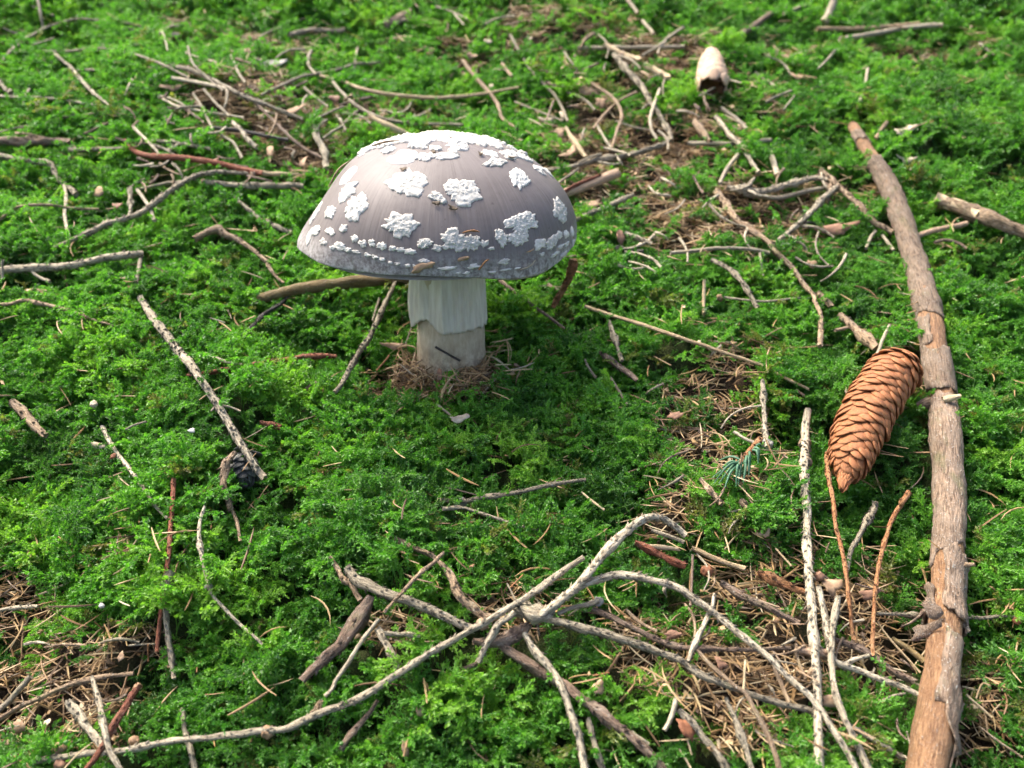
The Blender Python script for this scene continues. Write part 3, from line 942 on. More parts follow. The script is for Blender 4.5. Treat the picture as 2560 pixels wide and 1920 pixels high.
def bark(i0, i1, a0, a1, th=0.0007, seed=0, liftoff=0.0, mat='k'):
    """a sheet of bark on the branch between stations i0, i1 and angles a0, a1 (degrees, 0 = facing up, + = to the right)"""
    r = np.random.default_rng(seed)
    m, k = i1 - i0 + 1, max(6, int(abs(a1 - a0) / 14))
    V, tc, F = [], [], []
    L = np.concatenate([[0], np.cumsum(np.linalg.norm(np.diff(C, axis=0), axis=1))])
    e0 = np.cumsum(r.normal(0, 1.1, k + 1)); e1 = np.cumsum(r.normal(0, 1.1, k + 1)); e0 -= e0.mean(); e1 -= e1.mean()
    s0 = np.convolve(r.normal(0, 7, m), np.ones(3) / 3, 'same'); s1 = np.convolve(r.normal(0, 7, m), np.ones(3) / 3, 'same')
    lump = r.normal(0, 0.05, (m, k + 1)); lump = (lump + np.roll(lump, 1, 0)) / 1.3
    for layer in (0, 1):
        for x in range(m):
            for y in range(k + 1):
                f = y / k
                ang = math.radians(-(a0 + s0[x] + (a1 + s1[x] - a0 - s0[x]) * f))
                ii = i0 + x + (e0[y] * (1 - x / (m - 1)) + e1[y] * x / (m - 1)) * 0.8
                ii = min(max(ii, 0), len(C) - 1.001)
                q0 = int(ii); g = ii - q0
                c = C[q0] * (1 - g) + C[q0 + 1] * g
                a = up_angle(q0) + ang
                rad = R[q0] * 0.90 + (0.0002 if layer == 0 else th * (1 + lump[x, y] * 6)) + liftoff * max(0, 0.5 - min(x, m - 1 - x) / m * 3)
                V.append(c + rad * (math.cos(a) * A[q0] + math.sin(a) * B[q0]))
                tc.append((math.cos(a) * R[q0], math.sin(a) * R[q0], L[q0] + seed))
    w = k + 1
    for x in range(m - 1):
        for y in range(k):
            p = x * w + y
            F.append((m * w + p, m * w + p + w, m * w + p + w + 1, m * w + p + 1))
            F.append((p, p + 1, p + w + 1, p + w))
    for x in range(m - 1):
        for y in (0, k):
            p = x * w + y
            F.append((p, p + w, m * w + p + w, m * w + p) if y == 0 else (p + w, p, m * w + p, m * w + p + w))
    for y in range(k):
        for x in (0, m - 1):
            p = x * w + y
            F.append((p + 1, p, m * w + p, m * w + p + 1) if x == 0 else (p, p + 1, m * w + p + 1, m * w + p))
    o = mesh_obj("bark", V, F, mat, branch, origin=C[i0], attrs=dict(tc=('FLOAT_VECTOR', tc), pg=('FLOAT', np.zeros(len(V)))))
    return o

def st(crop, y):                     # station of the branch whose photograph row is y of a crop
    py = CROP[crop][1] + y * CS
    _, yy, _ = project(C)
    return int(np.argmin(np.abs(yy - py)))
bark(st('C', 840), st('C', 905), -120, 200, seed=1)
bark(st('C', 1010), st('F', 440), -150, 185, seed=2)
bark(st('F', 440), st('F', 660), -190, -30, seed=5)
bark(st('F', 650), st('F', 915), -160, 185, seed=6)
bark(st('F', 935), st('I', 305), -120, 185, seed=7)
bark(st('I', 340), st('I', 745), -30, 190, th=0.0013, seed=9, liftoff=0.0010)
bark(st('I', 560), st('I', 760), -150, -60, th=0.0014, seed=10, liftoff=0.0022)
bark(st('I', 860), st('I', 1180), -25, 190, seed=11)
bark(st('I', 1150), st('I', 1480), 5, 190, th=0.0014, seed=12, liftoff=0.0016)
bark(st('I', 1480), st('I', 1700), 60, 190, seed=13)
# knot stubs and a loose bark plate
def stub(crop, x0, y0, x1, y1, w, mat, lift0, lift1, nm="knot_stub"):
    P, D = trace(parse(f"{crop} {x0},{y0} {x1},{y1}"), [lift0, lift1])
    r0 = 0.5 * w * CS * 0.4 / FPX * D.mean()
    Cx = catmull(P, 10)
    tube(nm, Cx, np.linspace(r0 * 1.3, r0 * 0.7, 10), mat, branch, ns=8, rough=0.12, seed=int(x0))
stub('F', 1660, 930, 1760, 905, 40, 'c', 0.017, 0.019)
stub('F', 1560, 950, 1500, 960, 60, 'k', 0.012, 0.010)
stub('I', 1770, 385, 1850, 380, 34, 't', 0.014, 0.016)
stub('I', 1775, 740, 1815, 800, 34, 'g', 0.012, 0.012)

# ------------------------------------------------------------------ flakes, chips, buds
FN = [0]
def flake(name, mat, crop, x, y, w, h, rot, label, group=None, lift=6, cat='flake', tilt=0.4, thick=0.0005, pos=None, nrm=None, dep=None):
    """thin curled scale of bark, bud or leaf with an uneven outline and real thickness"""
    FN[0] += 1
    r = random.Random(FN[0] * 13)
    if pos is None:
        (px, py), = parse(f"{crop} {x},{y}")
        pos, dep = on_ground(px, py, lift / 1000)
        nrm = NN + np.array([r.uniform(-tilt, tilt), -0.35 + r.uniform(-tilt, tilt), 0])
    nrm = nrm / np.linalg.norm(nrm)
    thick = min(thick, 0.10 * min(w, h) * CS * 0.4 / FPX * dep)
    k = CS * 0.4 / FPX * dep
    t1 = RIGHT - nrm * (RIGHT @ nrm); t1 /= np.linalg.norm(t1)
    t2 = np.cross(nrm, t1)
    hx, hy = w * k / 2, h * k / 2 * 1.15
    na, V, F = 16, [], []
    ox = Vector((r.uniform(0, 90), r.uniform(0, 90), 0))
    ax, ay = math.cos(rot), math.sin(rot)
    cv = r.uniform(0.15, 0.45)
    for layer in (1, -1):
        for q_ in (0.0, 0.5, 1.0):
            for j in range(na):
                a = j / na * 2 * math.pi
                e = 1 + 0.6 * mnoise.noise(ox + Vector((math.cos(a) * 1.4, math.sin(a) * 1.4, 0))) + 0.45 * mnoise.noise(ox + Vector((math.cos(a) * 5, math.sin(a) * 5, 9)))
                X, Y = q_ * e * math.cos(a) * hx, q_ * e * math.sin(a) * hy
                z = cv * (X * X / hx - 0.6 * Y * Y / hy) + 0.12 * min(hx, hy) * mnoise.noise(ox + Vector((X, Y, 0)) / min(hx, hy) * 2) + layer * thick * 0.5 * (1 if q_ < 1 else 0.35)
                xr, yr = X * ax - Y * ay, X * ay + Y * ax
                V.append(pos + t1 * xr + t2 * yr + nrm * z)
    for l in (0, 1):
        o = l * 3 * na
        for i in range(2):
            for j in range(na):
                kk = (j + 1) % na
                f = (o + i * na + j, o + (i + 1) * na + j, o + (i + 1) * na + kk, o + i * na + kk)
                if i == 0: f = (o, o + na + j, o + na + kk)
                F.append(f if l == 0 else f[::-1])
    for j in range(na):
        kk = (j + 1) % na
        F.append((2 * na + j, 5 * na + j, 5 * na + kk, 2 * na + kk))
    ob = mesh_obj(name, V, F, mat, None, origin=pos, attrs=dict(tc=('FLOAT_VECTOR', (np.array(V) - pos) * 1.5 + FN[0] * .1), pg=('FLOAT', np.zeros(len(V)))))
    tag(ob, label, cat, group)
    TWIG_SAMPLES.append((pos @ RIGHT, pos @ VV, pos @ NN - 0.001, min(hx, hy)))
    return ob

def bud(mat, crop, x, y, w, label, group=None, lift=6, parent=None, name="dry_bud", stretch=1.25, rot=0.0):
    """small dry bud: overlapping scales wrapped round an egg-shaped body"""
    FN[0] += 1
    r = random.Random(FN[0] * 7)
    (px, py), = parse(f"{crop} {x},{y}")
    pos, dep = on_ground(px, py, lift / 1000)
    R0 = w * CS * 0.4 / FPX * dep / 2 * (0.78 if parent is not None else 0.9)
    V, F = [], []
    nl, na = 14, 16
    ax = np.array([math.cos(rot), 0, math.sin(rot)])
    e1 = np.array([0, 1.0, 0]); e2 = np.cross(ax, e1)
    for i in range(nl + 1):
        th = math.pi * i / nl
        for j in range(na):
            a = j / na * 2 * math.pi
            sc = 1 + 0.16 * abs(math.sin(th * 4.5 + 0.5 * math.sin(a * 4 + i // 3))) * abs(math.cos(a * 2.5 + (i // 3) * 1.3)) + 0.55 * mnoise.noise(Vector((math.cos(a) * 1.5, math.sin(a) * 1.5, th * 1.5 + FN[0]))) + 0.18 * mnoise.noise(Vector((math.cos(a) * 4, math.sin(a) * 4, th * 4 + FN[0])))
            V.append(pos + ax * (-math.cos(th) * R0 * stretch) + (e1 * math.cos(a) + e2 * math.sin(a)) * (math.sin(th) * R0 * sc))
    for i in range(nl):
        for j in range(na):
            k = (j + 1) % na
            F.append((i * na + j, i * na + k, (i + 1) * na + k, (i + 1) * na + j))
    ob = mesh_obj(name, V, F, mat, parent, origin=pos, attrs=dict(tc=('FLOAT_VECTOR', np.array(V) - pos), pg=('FLOAT', np.zeros(len(V)))))
    if parent is None: tag(ob, label, "bud", group)
    TWIG_SAMPLES.append((pos @ RIGHT, pos @ VV, pos @ NN - R0 * .5, R0))
    return ob
# ------------------------------------------------------------------ twigs and sticks (colour, style, widths, lift in mm, traced line, label)
t = twig
# --- uphill, left of the mushroom
t('g','p',[14,13,9],[3,7,4],"A 0,410 80,310 260,190 400,140 490,120 640,130 770,140 930,178","long grey twig arching over the moss at the slope's upper corner")
t('g','s',[16,13],[14,3],"A 232,-30 255,90 272,175","short grey twig standing up against an arching twig")
t('g','s',14,4,"A 170,30 250,60 335,100"); t('d','s',10,3,"A 0,170 60,195 110,215"); t('g','s',[10,8],4,"A 100,340 190,290 290,255 340,240")
t('g','s',[12,15,12],[4,6,5],"A 250,320 400,325 530,310 640,305 780,325 900,360 1030,410 1190,490","long thin brownish twig curving down towards a bundle of grey twigs")
t('p','p',[15,19,15],5,"A 340,335 440,420 520,510 600,590 700,670","straight pale grey twig lying alone across bright moss")
t('g','b',22,4,"A -20,500 40,560 70,580"); t('p','p',[17,14,10],[5,6,3],"A -20,604 140,612 300,618 430,635 560,655 640,660","slender pale twig with regular pegs above the thick dark stick")
t('g','p',[22,22,17],[5,8,5],"A 1080,420 1200,440 1330,500 1450,560 1550,610 1680,660 1800,710 1900,750","longest grey twig of the bundle uphill of the cap, pegged")
t('p','s',[18,20,12],[6,7,6],"A 1080,490 1200,510 1350,540 1480,580 1600,625","pale barkless twig lying on the grey twig bundle")
t('g','s',14,6,"A 1215,590 1265,670 1310,760 1335,810"); t('g','s',14,7,"A 1280,560 1350,640 1440,730"); t('p','s',14,5,"A 1020,620 1120,670 1270,700 1430,725 1530,740")
t('g','s',12,8,"A 1180,290 1195,350 1220,410 1300,490 1400,570"); t('g','s',14,5,"A 1455,350 1490,440 1540,520"); t('b','s',10,4,"A 1050,415 1150,390 1300,380 1450,370")
t('g','p',14,6,"A 1640,600 1760,540 1900,480 2000,465 2160,430|B 90,405 250,395"); t('b','s',12,4,"A 1720,610 1830,555 1930,510")
t('s','s',[14,20,20,12],[5,10,10,6],"A 2010,475|B 0,505 150,560 330,595 560,615 700,612 880,595 1010,570 1120,548","smooth cream stick bowed like a grin uphill of the cap",cat='stick',name='peeled_stick')
t('d','b',26,1,"A 820,200 960,215 1120,235"); t('g','s',14,3,"A 630,280 740,290 860,285"); t('g','s',12,3,"A 490,440 630,440"); t('b','s',14,3,"A 440,750 560,720 670,700")
t('b','s',12,3,"A 530,840 620,800 700,765"); t('g','s',10,3,"A 0,830 120,800 260,775")
t('b','b',[40,38,30],2,"A -40,890 150,885 300,885 440,892","thick dark brown stick half sunk in moss above a black gap",cat='stick',name='dark_stick')
t('g','p',20,3,"A 440,940 600,940 760,935 830,925","grey pegged twig in line with the thick dark stick")
t('p','s',[17,14],6,"A 840,800 920,880 1010,975","short pale twig with forked tip touching the red-brown stick"); t('t','s',12,6,"A 830,798 870,760")
t('p','p',[14,17,14],4,"A 950,885 1080,895 1200,915 1340,940","short pale twig lying parallel above the red-brown stick")
stick = t('r','s',[22,32,32,30],[5,7,7,6],"A 785,880 850,950 940,980 1100,990 1250,1010 1400,1035 1520,1065 1650,1090","red-brown stick with a bare cream end pointing at the cap",cat='stick',name='red_brown_stick')
t('c','f',[26,24,12],6,"A 1640,1090 1760,1094 1875,1096",name='peeled_end',parent=stick)
t('g','p',[20,26,26,16],[4,6,10,6],"A 340,1555 480,1500 640,1425 790,1375 900,1330 1000,1255 1110,1170 1250,1100 1400,1080 1560,1090","long grey-brown twig curving up through bright moss to the cap side")
o = t('g','p',[26,28,28],4,"A 1280,1145 1450,1160 1650,1170 1900,1172","grey twig with knobbly end lying level behind the cap's shoulder"); bud('bud','A',1278,1142,38,None,parent=o,name='end_knob',lift=5)
t('d','s',18,5,"A 1310,800 1400,810 1500,820 1650,850 1810,880"); t('b','s',16,5,"A 1600,640 1700,740 1820,860 1920,940 2020,990")
o = t('p','p',[24,30,28],[8,8,6],"A 1970,760 2000,870 2040,950 2050,1050","stout pale forked twig standing behind the cap's shoulder")
t('g','s',14,8,"A 2030,870 2095,825 2160,790",name='side_shoot',parent=o); t('g','s',12,9,"A 1970,755 2060,710 2160,670",name='side_shoot',parent=o)
t('g','s',14,5,"A 1910,550 1980,610 2060,670"); t('g','s',[16,18,18,14],[7,6,5],"A 2090,510|B 0,570 70,640 140,690 250,740 420,775 600,780 840,785","long grey twig running level just behind the crown of the cap")
t('p','b',22,5,"A 1460,770 1500,810 1560,880 1610,920"); t('p','s',14,5,"A 1390,850 1470,900 1520,990")
t('g','p',[28,26,28,28],4,"A -20,975 100,1000 180,1010 300,1020 335,1050 350,1095 400,1150 480,1220","crooked grey twig with an elbow, beside the dark stick")
t('p','s',18,6,"A 405,1165 415,1260 405,1350 430,1480"); t('t','s',[18,16,12],[4,9,4],"A -20,1395 100,1310 200,1290 320,1290 480,1310 620,1315","thin tan twig arched like a bow above a crooked grey twig")
t('p','p',18,6,"A 820,1180 820,1260 815,1360"); t('p','s',18,6,"A 860,1190 910,1260 940,1310 970,1385"); t('g','s',14,4,"A 880,1190 980,1165 1060,1150 1150,1140"); t('g','s',12,5,"A 800,1190 860,1150 910,1125")
t('p','p',[18,22,22],4,"A 1470,1240 1570,1320 1680,1400 1830,1460","pale twig pointing to the left edge of the cap")
t('t','p',[36,34,20,20,14],[6,9,7,6,3],"A 1230,1500 1300,1460 1370,1440 1410,1468 1500,1510 1600,1580 1690,1650|D 1680,70 1730,150 1780,190","kinked tan twig with a thick barked head, left of the cap")
o = t('p','p',[36,36,36,30],[5,6,6],"D -20,122 180,105 370,95 480,80 680,40 890,10","stout pale pegged twig with blunt tip on bright moss")
t('p','s',16,5,"D 190,115 250,160 310,185",name='side_shoot',parent=o)
# --- uphill, behind and right of the cap
t('g','b',[24,20],4,"A 1820,222 1950,192 2162,190"); t('k','b',[46,40],5,"B 290,165 360,130 440,92","stubby grey-brown log piece up the slope",cat='stick',name='log_piece')
t('t','s',[20,20,16],[6,8,5],"B 770,380 850,480 930,570 990,650 1020,740 1110,810","tan twig crossing under the bowed cream stick")
t('g','s',[15,16,14],5,"B 1070,220 1130,330 1200,440 1270,520 1350,600 1400,690 1430,760","long straight grey twig right of the bowed cream stick")
t('t','s',[18,18,14],[7,10,6],"B 1520,490 1620,550 1720,620 1770,720 1740,820 1710,930","tan grey twig bent like a boomerang")
t('g','p',[24,28,24],[8,8,6],"B 1720,340 1800,440 1890,540 1950,640 2020,750 2070,830 2080,880","stout grey twig running down from the cream splinters")
t('p','s',16,[10,10,5],"B 2010,560 1980,640 1950,740 1960,820 1990,870"); t('c','f',[26,24],6,"B 1680,290 1780,340 1870,370","bright cream wood splinter, the longer of the pair uphill"); t('c','f',[32,34],6,"B 1920,410 2050,480","short stout cream wood splinter beside the longer one")
t('g','s',14,5,"B 1430,580 1540,630 1600,690"); t('g','s',10,4,"B 1100,640 1250,700 1400,760"); t('t','s',16,6,"B 1590,810 1680,700 1760,630 1860,580"); t('g','s',14,6,"B 1610,780 1650,850 1700,930")
t('c','f',[24,32,26],8,"B 190,735 320,800 430,850","broad cream wood strip slanting down behind the crown of the cap")
t('g','b',[24,26,24],5,"B 1190,1080 1400,1060 1600,1010 1800,980 1950,940 2050,900 2075,860","grey barked twig running from the cap to the stout grey twig")
t('g','s',14,6,"B 1360,1160 1430,1110 1500,1060"); o = t('n','s',[48,44,52],6,"B 1340,1240 1500,1180 1640,1130 1740,1090","pinkish tan stick with red bark strip jutting from behind the cap",cat='stick',name='peeled_stick')
t('r','f',[20,24,16],[9,9],"B 1400,1208 1500,1155 1625,1105",name='bark_strip',parent=o)
t('g','p',20,5,"B 1440,1400 1600,1330 1740,1270 1840,1225","thin grey-brown twig beside the cap's right shoulder"); t('p','s',14,6,"B 1660,930 1740,950 1820,975")
t('c','f',[22,36,24],7,"B 1430,820 1480,900 1540,980"); t('d','b',22,3,"B 1740,1560 1820,1572 1900,1580"); t('g','b',20,5,"B 1790,1470 1870,1500 1950,1530")
t('g','s',20,3,"B 1500,305 1660,300 1900,300 2160,295"); t('g','s',14,6,"B 2160,170 2060,240 2000,290 1900,350"); t('g','s',16,5,"B 1900,130 1970,210"); t('g','s',18,5,"B 1800,-10 1870,80")
t('g','s',12,5,"B 110,300 90,420"); t('t','s',16,4,"B 1020,400 1080,480"); t('b','s',14,4,"B 0,660 100,630 200,610"); t('g','s',12,5,"B 0,800 60,740 130,680"); t('t','s',16,4,"B 980,810 1060,850 1150,890")
t('g','s',12,4,"B 600,40 700,75 800,120"); t('b','s',14,4,"B 1250,440 1400,470 1500,450 1620,400"); t('g','s',12,4,"B 1730,760 1850,800 1960,820")
# --- uphill right, round the long branch
t('p','s',[26,25,24],6,"C 1000,248 1200,215 1400,178 1645,158","grey log-like stick with a pale cut end near the top of slope",cat='stick',name='grey_stick')
t('s','s',24,3,"C 860,182 1150,178 1500,150"); t('p','s',[40,36],[4,16],"C 910,135 940,70 968,10","short pale upright stub at the top of the slope",cat='stick',name='wood_stub')
t('b','s',[26,30],5,"C 380,215 500,140 575,85"); t('g','s',20,5,"C 650,85 800,30"); t('p','p',[24,28,22],[6,9,5],"C 230,740 310,840 390,920 440,1000 490,1080","pale twig crossing a smaller one like an X, uphill of the cone")
t('p','s',20,7,"C 250,1150 290,1070 350,990 410,930"); t('t','b',30,5,"C 90,760 140,830 190,890"); t('g','s',22,4,"C 50,900 200,900 340,900 570,880"); t('p','s',30,6,"C 560,945 590,1020 610,1100")
t('p','p',[24,30,28,20],[5,7,8],"C 300,1180 400,1190 520,1200 640,1170 760,1140 830,1120 920,1130","stout pale twig lying level left of the long branch"); t('g','s',24,4,"C 400,1220 560,1240 640,1240 800,1200 920,1180")
t('t','p',[24,28,26],[6,9,5],"C 880,1070 960,1140 1050,1220 1130,1300 1210,1390 1330,1455","tan grey twig leading under the long branch"); t('p','p',[28,26],[9,9,5],"C 985,1175 880,1270 780,1370 690,1450 590,1530","straight pale twig propped against the tan grey twig")
t('t','b',[32,34,32,26,24,20,26],[5,6,6,7,7,5],"C 230,1200 290,1290 360,1380 440,1440 540,1510 600,1580 680,1659|F 720,120 790,220 835,270 855,330 882,400 882,500 880,585","long crooked tan twig winding down towards the fallen cone")
t('g','s',20,5,"C -60,1590 150,1570 300,1560 430,1565 560,1590"); t('g','s',16,5,"C 1170,1560 1200,1490 1230,1450"); t('g','s',16,5,"C 1270,1480 1340,1570"); t('g','s',22,5,"C 260,680 340,740 420,810")
t('g','s',10,6,"C 650,690 720,600"); t('g','s',16,4,"C 470,460 540,500 600,550"); t('p','s',14,[4,10],"C 1130,640 1160,540 1180,430"); t('t','s',20,5,"C 1230,870 1265,815 1300,770"); t('d','s',16,4,"C 740,1405 820,1400 900,1412")
o = t('t','b',[56,60,58,50,46],[9,8,7,6],"C 1660,1268 1800,1322 1900,1365 2000,1402 2162,1462 2260,1510","short thick stick with a peeled cream end, right of the long branch",cat='stick',name='peeled_stick')
t('c','s',[58,68,66,54],[9.5,9,8.5],"C 1612,1252 1700,1282 1780,1312 1880,1355",name='peeled_end',parent=o)
t('n','s',28,4,"C 1500,1480 1600,1450 1800,1405","pinkish grey twig poking out right of the long branch"); t('g','s',14,4,"C 540,640 600,610 700,570"); t('b','s',16,3,"C 1600,1520 1700,1510 1800,1560")
# --- beside the mushroom
o = t('p','p',[44,58,58,58,54,50],[6,9,9,9,8,5],"D 885,290 930,370 1010,480 1100,600 1200,720 1260,810 1340,920 1420,1050 1480,1150 1540,1250 1600,1350 1655,1415","long stout pale grey pegged twig lying alone left of the stem")
t('p','s',[20,14],8,"D 1345,965 1430,970 1510,1000",name='side_shoot',parent=o); t('g','s',[22,14],9,"D 1370,960 1325,1000",name='side_shoot',parent=o)
t('t','b',[34,50,50,44,40,22,22,20],[7,7,5,3,3],"D 1475,1265 1415,1350 1400,1440 1418,1520 1450,1620|G 1440,20 1480,90 1510,230","shaggy brown twig hugging the blackened cone")
o = t('r','p',[22,40,40,40,42,26],[4,5,5],"D 1180,775 1270,765 1400,745 1530,730 1680,700 1800,680 1950,655 2110,655","bright red-brown scaly twig lying left of the stem"); t('p','s',26,7,"D 1290,640 1390,680 1520,710","short pale twig touching the bright red-brown scaly twig")
o = t('l','s',[52,62,62,60],[7,9,10,10],"D 1630,295 1720,270 1850,238 2000,212 2160,195|E 150,182 350,172 520,168","olive brown broken stick passing behind the stem",cat='stick',name='olive_stick')
t('l','f',[40,44,20],6,"D 1690,282 1640,298 1595,305",name='broken_end',parent=o); t('s','f',20,5,"D 1700,270 1650,275 1600,292",name='broken_end',parent=o)
t('d','b',[28,28,16],[8,6,4],"D 1820,270 1760,330 1680,380 1600,450 1525,520","dark grey twig hanging down from the olive stick")
t('g','p',[28,36,36,34],[12,9,7],"E 372,140 310,270 250,400 180,540 110,640 60,730 0,840 -30,880","grey pegged twig propped beside the stem, its top under the cap")
t('t','p',[24,24,22,12],[4,7,6,5],"D -20,332 70,325 150,305 260,325 400,360 520,400 640,440 735,465","thin tan twig with a node, tapering to a point in moss")
t('t','b',[46,52,40],[7,4],"D 80,950 150,1010 210,1080 280,1150","short thick tan twig stub slanting into moss"); t('p','p',[30,28,26,22],[6,7,6,3],"D 645,1100 690,1190 760,1290 840,1390 920,1510 980,1600 1050,1670","slim white-barked twig with black scars running downhill")
t('g','s',16,4,"D 790,1115 850,1085 920,1065"); t('g','s',20,4,"D 885,40 870,120 855,190"); t('p','s',14,[4,12],"D 15,170 15,50"); t('b','b',[26,20],4,"D 1930,860 1980,830 2050,785"); t('r','p',30,4,"D 1640,1070 1700,1085 1760,1100")
t('r','p',[36,34,34,34,32,26],[6,8,8,6],"D 1090,1430 1085,1530 1077,1640|G 1068,150 1055,320 1040,440 1020,600 1000,760 985,920","upright red-orange pegged twig with a blunt top, in moss downhill left")
t('g','b',[50,44,36,36,30],[9,6,4],"G 1065,440 1045,560 1045,700 1060,850 1080,960 1092,1090","shaggy grey lichen-crusted twig alongside the red-orange twig")
t('s','s',[26,28,28,24],[6,9,9,6],"E 1540,340 1700,395 1850,440 2000,490 2160,545|F 150,588 300,640 420,680 520,715","long straight straw coloured stick right of the mushroom",cat='stick',name='straw_stick')
t('s','f',[20,24,18],5,"F 600,760 700,810 800,858"); t('b','s',18,4,"F 730,865 790,910"); t('b','s',[24,24,20],[8,6],"E 1000,180 1100,250 1200,330 1300,400 1410,480","grey-brown twig slanting out from under the cap's right side")
t('o','p',[34,36,30,18],[34,22,12],"E 1465,50 1450,130 1420,200 1380,270 1340,345","orange-brown scaly twig dangling beside the cap's right margin"); t('b','s',28,5,"E 1310,205 1385,255")
t('b','b',[30,36,28],5,"E 1640,630 1700,680 1780,740 1860,805","dull brown barked twig in the mushroom's shadow"); t('g','b',[26,30],6,"E 1690,440 1730,560 1770,680"); t('g','s',20,4,"E 1540,680 1570,740 1610,790"); t('g','s',20,5,"E 1700,790 1750,870 1805,960")
t('g','s',18,4,"E 610,960 660,1000 705,1035"); o = t('g','p',[30,30,30,30,24],[4,6,8],"E 640,1560 700,1560 800,1560 900,1540 1050,1520 1200,1490 1330,1460 1540,1430","grey pegged twig with a sawn end lying level in moss")
t('c','s',[34,32],4.5,"E 617,1556 636,1557",name='cut_end',parent=o); bud('flake_grey','E',765,1572,70,None,parent=o,name='lichen_knot',lift=3)
t('g','b',[26,22,20,18],[4,5,3],"H 650,30 760,20 870,50 960,80 1060,115 1150,140 1260,168","thin grey twig just below the sawn-end twig"); t('c','s',[14,18],5,"E 1520,1510 1580,1560 1660,1620"); t('g','s',[20,14],[9,5],"E 250,290 230,350 205,430")
t('o','s',12,5,"E 310,650 270,700 230,745"); t('g','p',22,[4,9,4],"F 200,50 300,100 380,180 440,270 490,350","pinkish grey twig arching down between straw stick and crooked twig"); o = t('g','s',18,6,"F 280,285 400,300 540,310 650,300 750,290"); bud('bud','F',250,288,50,None,parent=o,name='end_knob')
t('c','f',[30,34],[14,3],"F 152,195 150,290 150,380","upright cream wood chip right of the mushroom",name='wood_chip'); t('t','b',34,4,"F 870,260 910,300 950,340")
o = t('t','p',[44,52,46],[7,7,6],"F 1010,400 1080,460 1150,530 1230,600","stout tan forked twig just uphill of the fallen cone"); t('t','s',24,6,"F 1070,468 1025,480 975,492",name='side_shoot',parent=o); t('p','s',24,8,"F 1320,460 1280,540 1240,640 1210,690")
o = t('p','p',[32,34,34,38],[7,7,5],"F 520,810 525,920 530,1030 530,1130 548,1225","pale pegged twig with shaggy foot beside the green needle sprig"); bud('flake_grey','F',548,1205,80,None,parent=o,name='lichen_knot')
o = t('p','p',[52,60,62,60,60,60,62,62,62,62],[10,10,9,9,9,8,8],"F 802,995 790,1100 788,1200 785,1350 790,1480 800,1640|I 800,150 802,300 812,450 822,600 832,750 842,900 846,1060 852,1200 864,1350 870,1500 877,1690","tallest stout pale pegged twig running straight downhill, left of cone")
bud('t','F',785,1205,84,None,parent=o,name='node',lift=10); bud('t','F',788,1322,90,None,parent=o,name='node',lift=10); bud('t','I',846,1070,94,None,parent=o,name='node',lift=9)
t('p','s',24,6,"F 340,1130 400,1170 460,1195"); t('o','p',[26,30,30,30,30,28],[10,14,15,12,6],"F 920,1262 930,1400 950,1500 972,1600|I 970,10 980,130 1010,250 1040,400 1055,550 1075,700 1092,850","orange-brown pegged twig leaning on the tip of the fallen cone")
t('o','p',[40,28,28,28,30],[20,14,12,8,6],"F 1440,1510 1390,1580|I 1385,10 1330,100 1290,220 1255,350 1225,520 1215,700 1210,850 1215,950","orange-brown pegged twig standing between cone tip and long branch")
t('g','p',[46,34,34,30],[12,9,6],"F 1225,1575|I 1220,25 1170,120 1110,220 1070,310 1050,420","grey pegged twig between the two orange-brown ones"); t('t','b',[24,40,30],5,"F 130,1430 190,1500 260,1580"); t('t','b',[56,40,22],5,"F 395,1570 420,1620|I 410,90"); 
# --- downhill left
t('p','p',22,5,"G -20,672 100,655 235,643","short pale twig poking in above the needle litter"); o = t('p','p',[26,26,26,24,18],[10,8,7,6,5],"G 1285,20 1260,100 1250,220 1270,350 1300,480 1330,570 1400,650 1500,750 1650,880","slender pale twig bent like a bow in open moss"); bud('flake_grey','G',1310,520,56,None,parent=o,name='node',lift=7)
t('t','p',[36,34,34,28],[7,8,8,6],"G -30,1365 120,1275 250,1220 400,1150 540,1110 700,1080 835,1065","long tan pegged twig crossing the needle litter"); t('g','s',[44,38],6,"G -20,1310 90,1200 192,1088","smooth grey-brown twig in the needle litter above the round buds")
t('p','p',[34,36,36,38],[9,11,9],"G 580,1095 610,1190 640,1300 660,1420 690,1540 740,1640 780,1700","pale pegged twig crossing over the red-brown bud-tipped twig"); t('p','p',[48,50,44],[9,8],"G 430,1245 500,1340 560,1430 645,1515","short thick whitish pegged twig in the needle litter")
o = t('r','b',[42,40,38,36],[11,9,8],"G 865,1145 800,1250 740,1350 690,1430 640,1520 590,1600 530,1680","red-brown barked twig with a bushy bud tip"); bud('bud','G',862,1150,60,None,parent=o,name='bud_tip',lift=12,rot=0.9); bud('flake_pink','G',710,1425,50,None,parent=o,name='bud_tip',lift=10)
o = t('p','p',[44,42,42,42,44,50,50,48,46,44,42,40],[6,7,8,9,9,10,11,14,14,14],"G 190,1622 300,1605 430,1585 590,1566 750,1558 900,1530 1100,1487 1300,1470 1500,1447 1640,1430 1790,1420 1900,1370 2050,1300 2150,1272|H 150,1210 300,1110 430,1030 560,940 700,860 830,790 950,720 1080,640 1200,570 1350,460 1450,390 1525,338","very long pale twig running from the needle litter up across the twig crossing")
bud('bud','G',1680,1430,92,None,parent=o,name='node',lift=10); bud('flake_tan','H',895,752,84,None,parent=o,name='node',lift=13,rot=-0.5)
t('b','b',[60,84,86,74],[9,7],"H 185,605 130,690 60,800 0,890|G 2080,930 2000,1010 1918,1092","thick red-brown barked stick left of the twig crossing",cat='stick',name='bark_stick'); t('p','s',[26,32,30],8,"H 245,725 160,830 80,950 20,1040 -30,1110|G 2090,1160 2045,1205","straight smooth pale twig beside the thick barked stick")
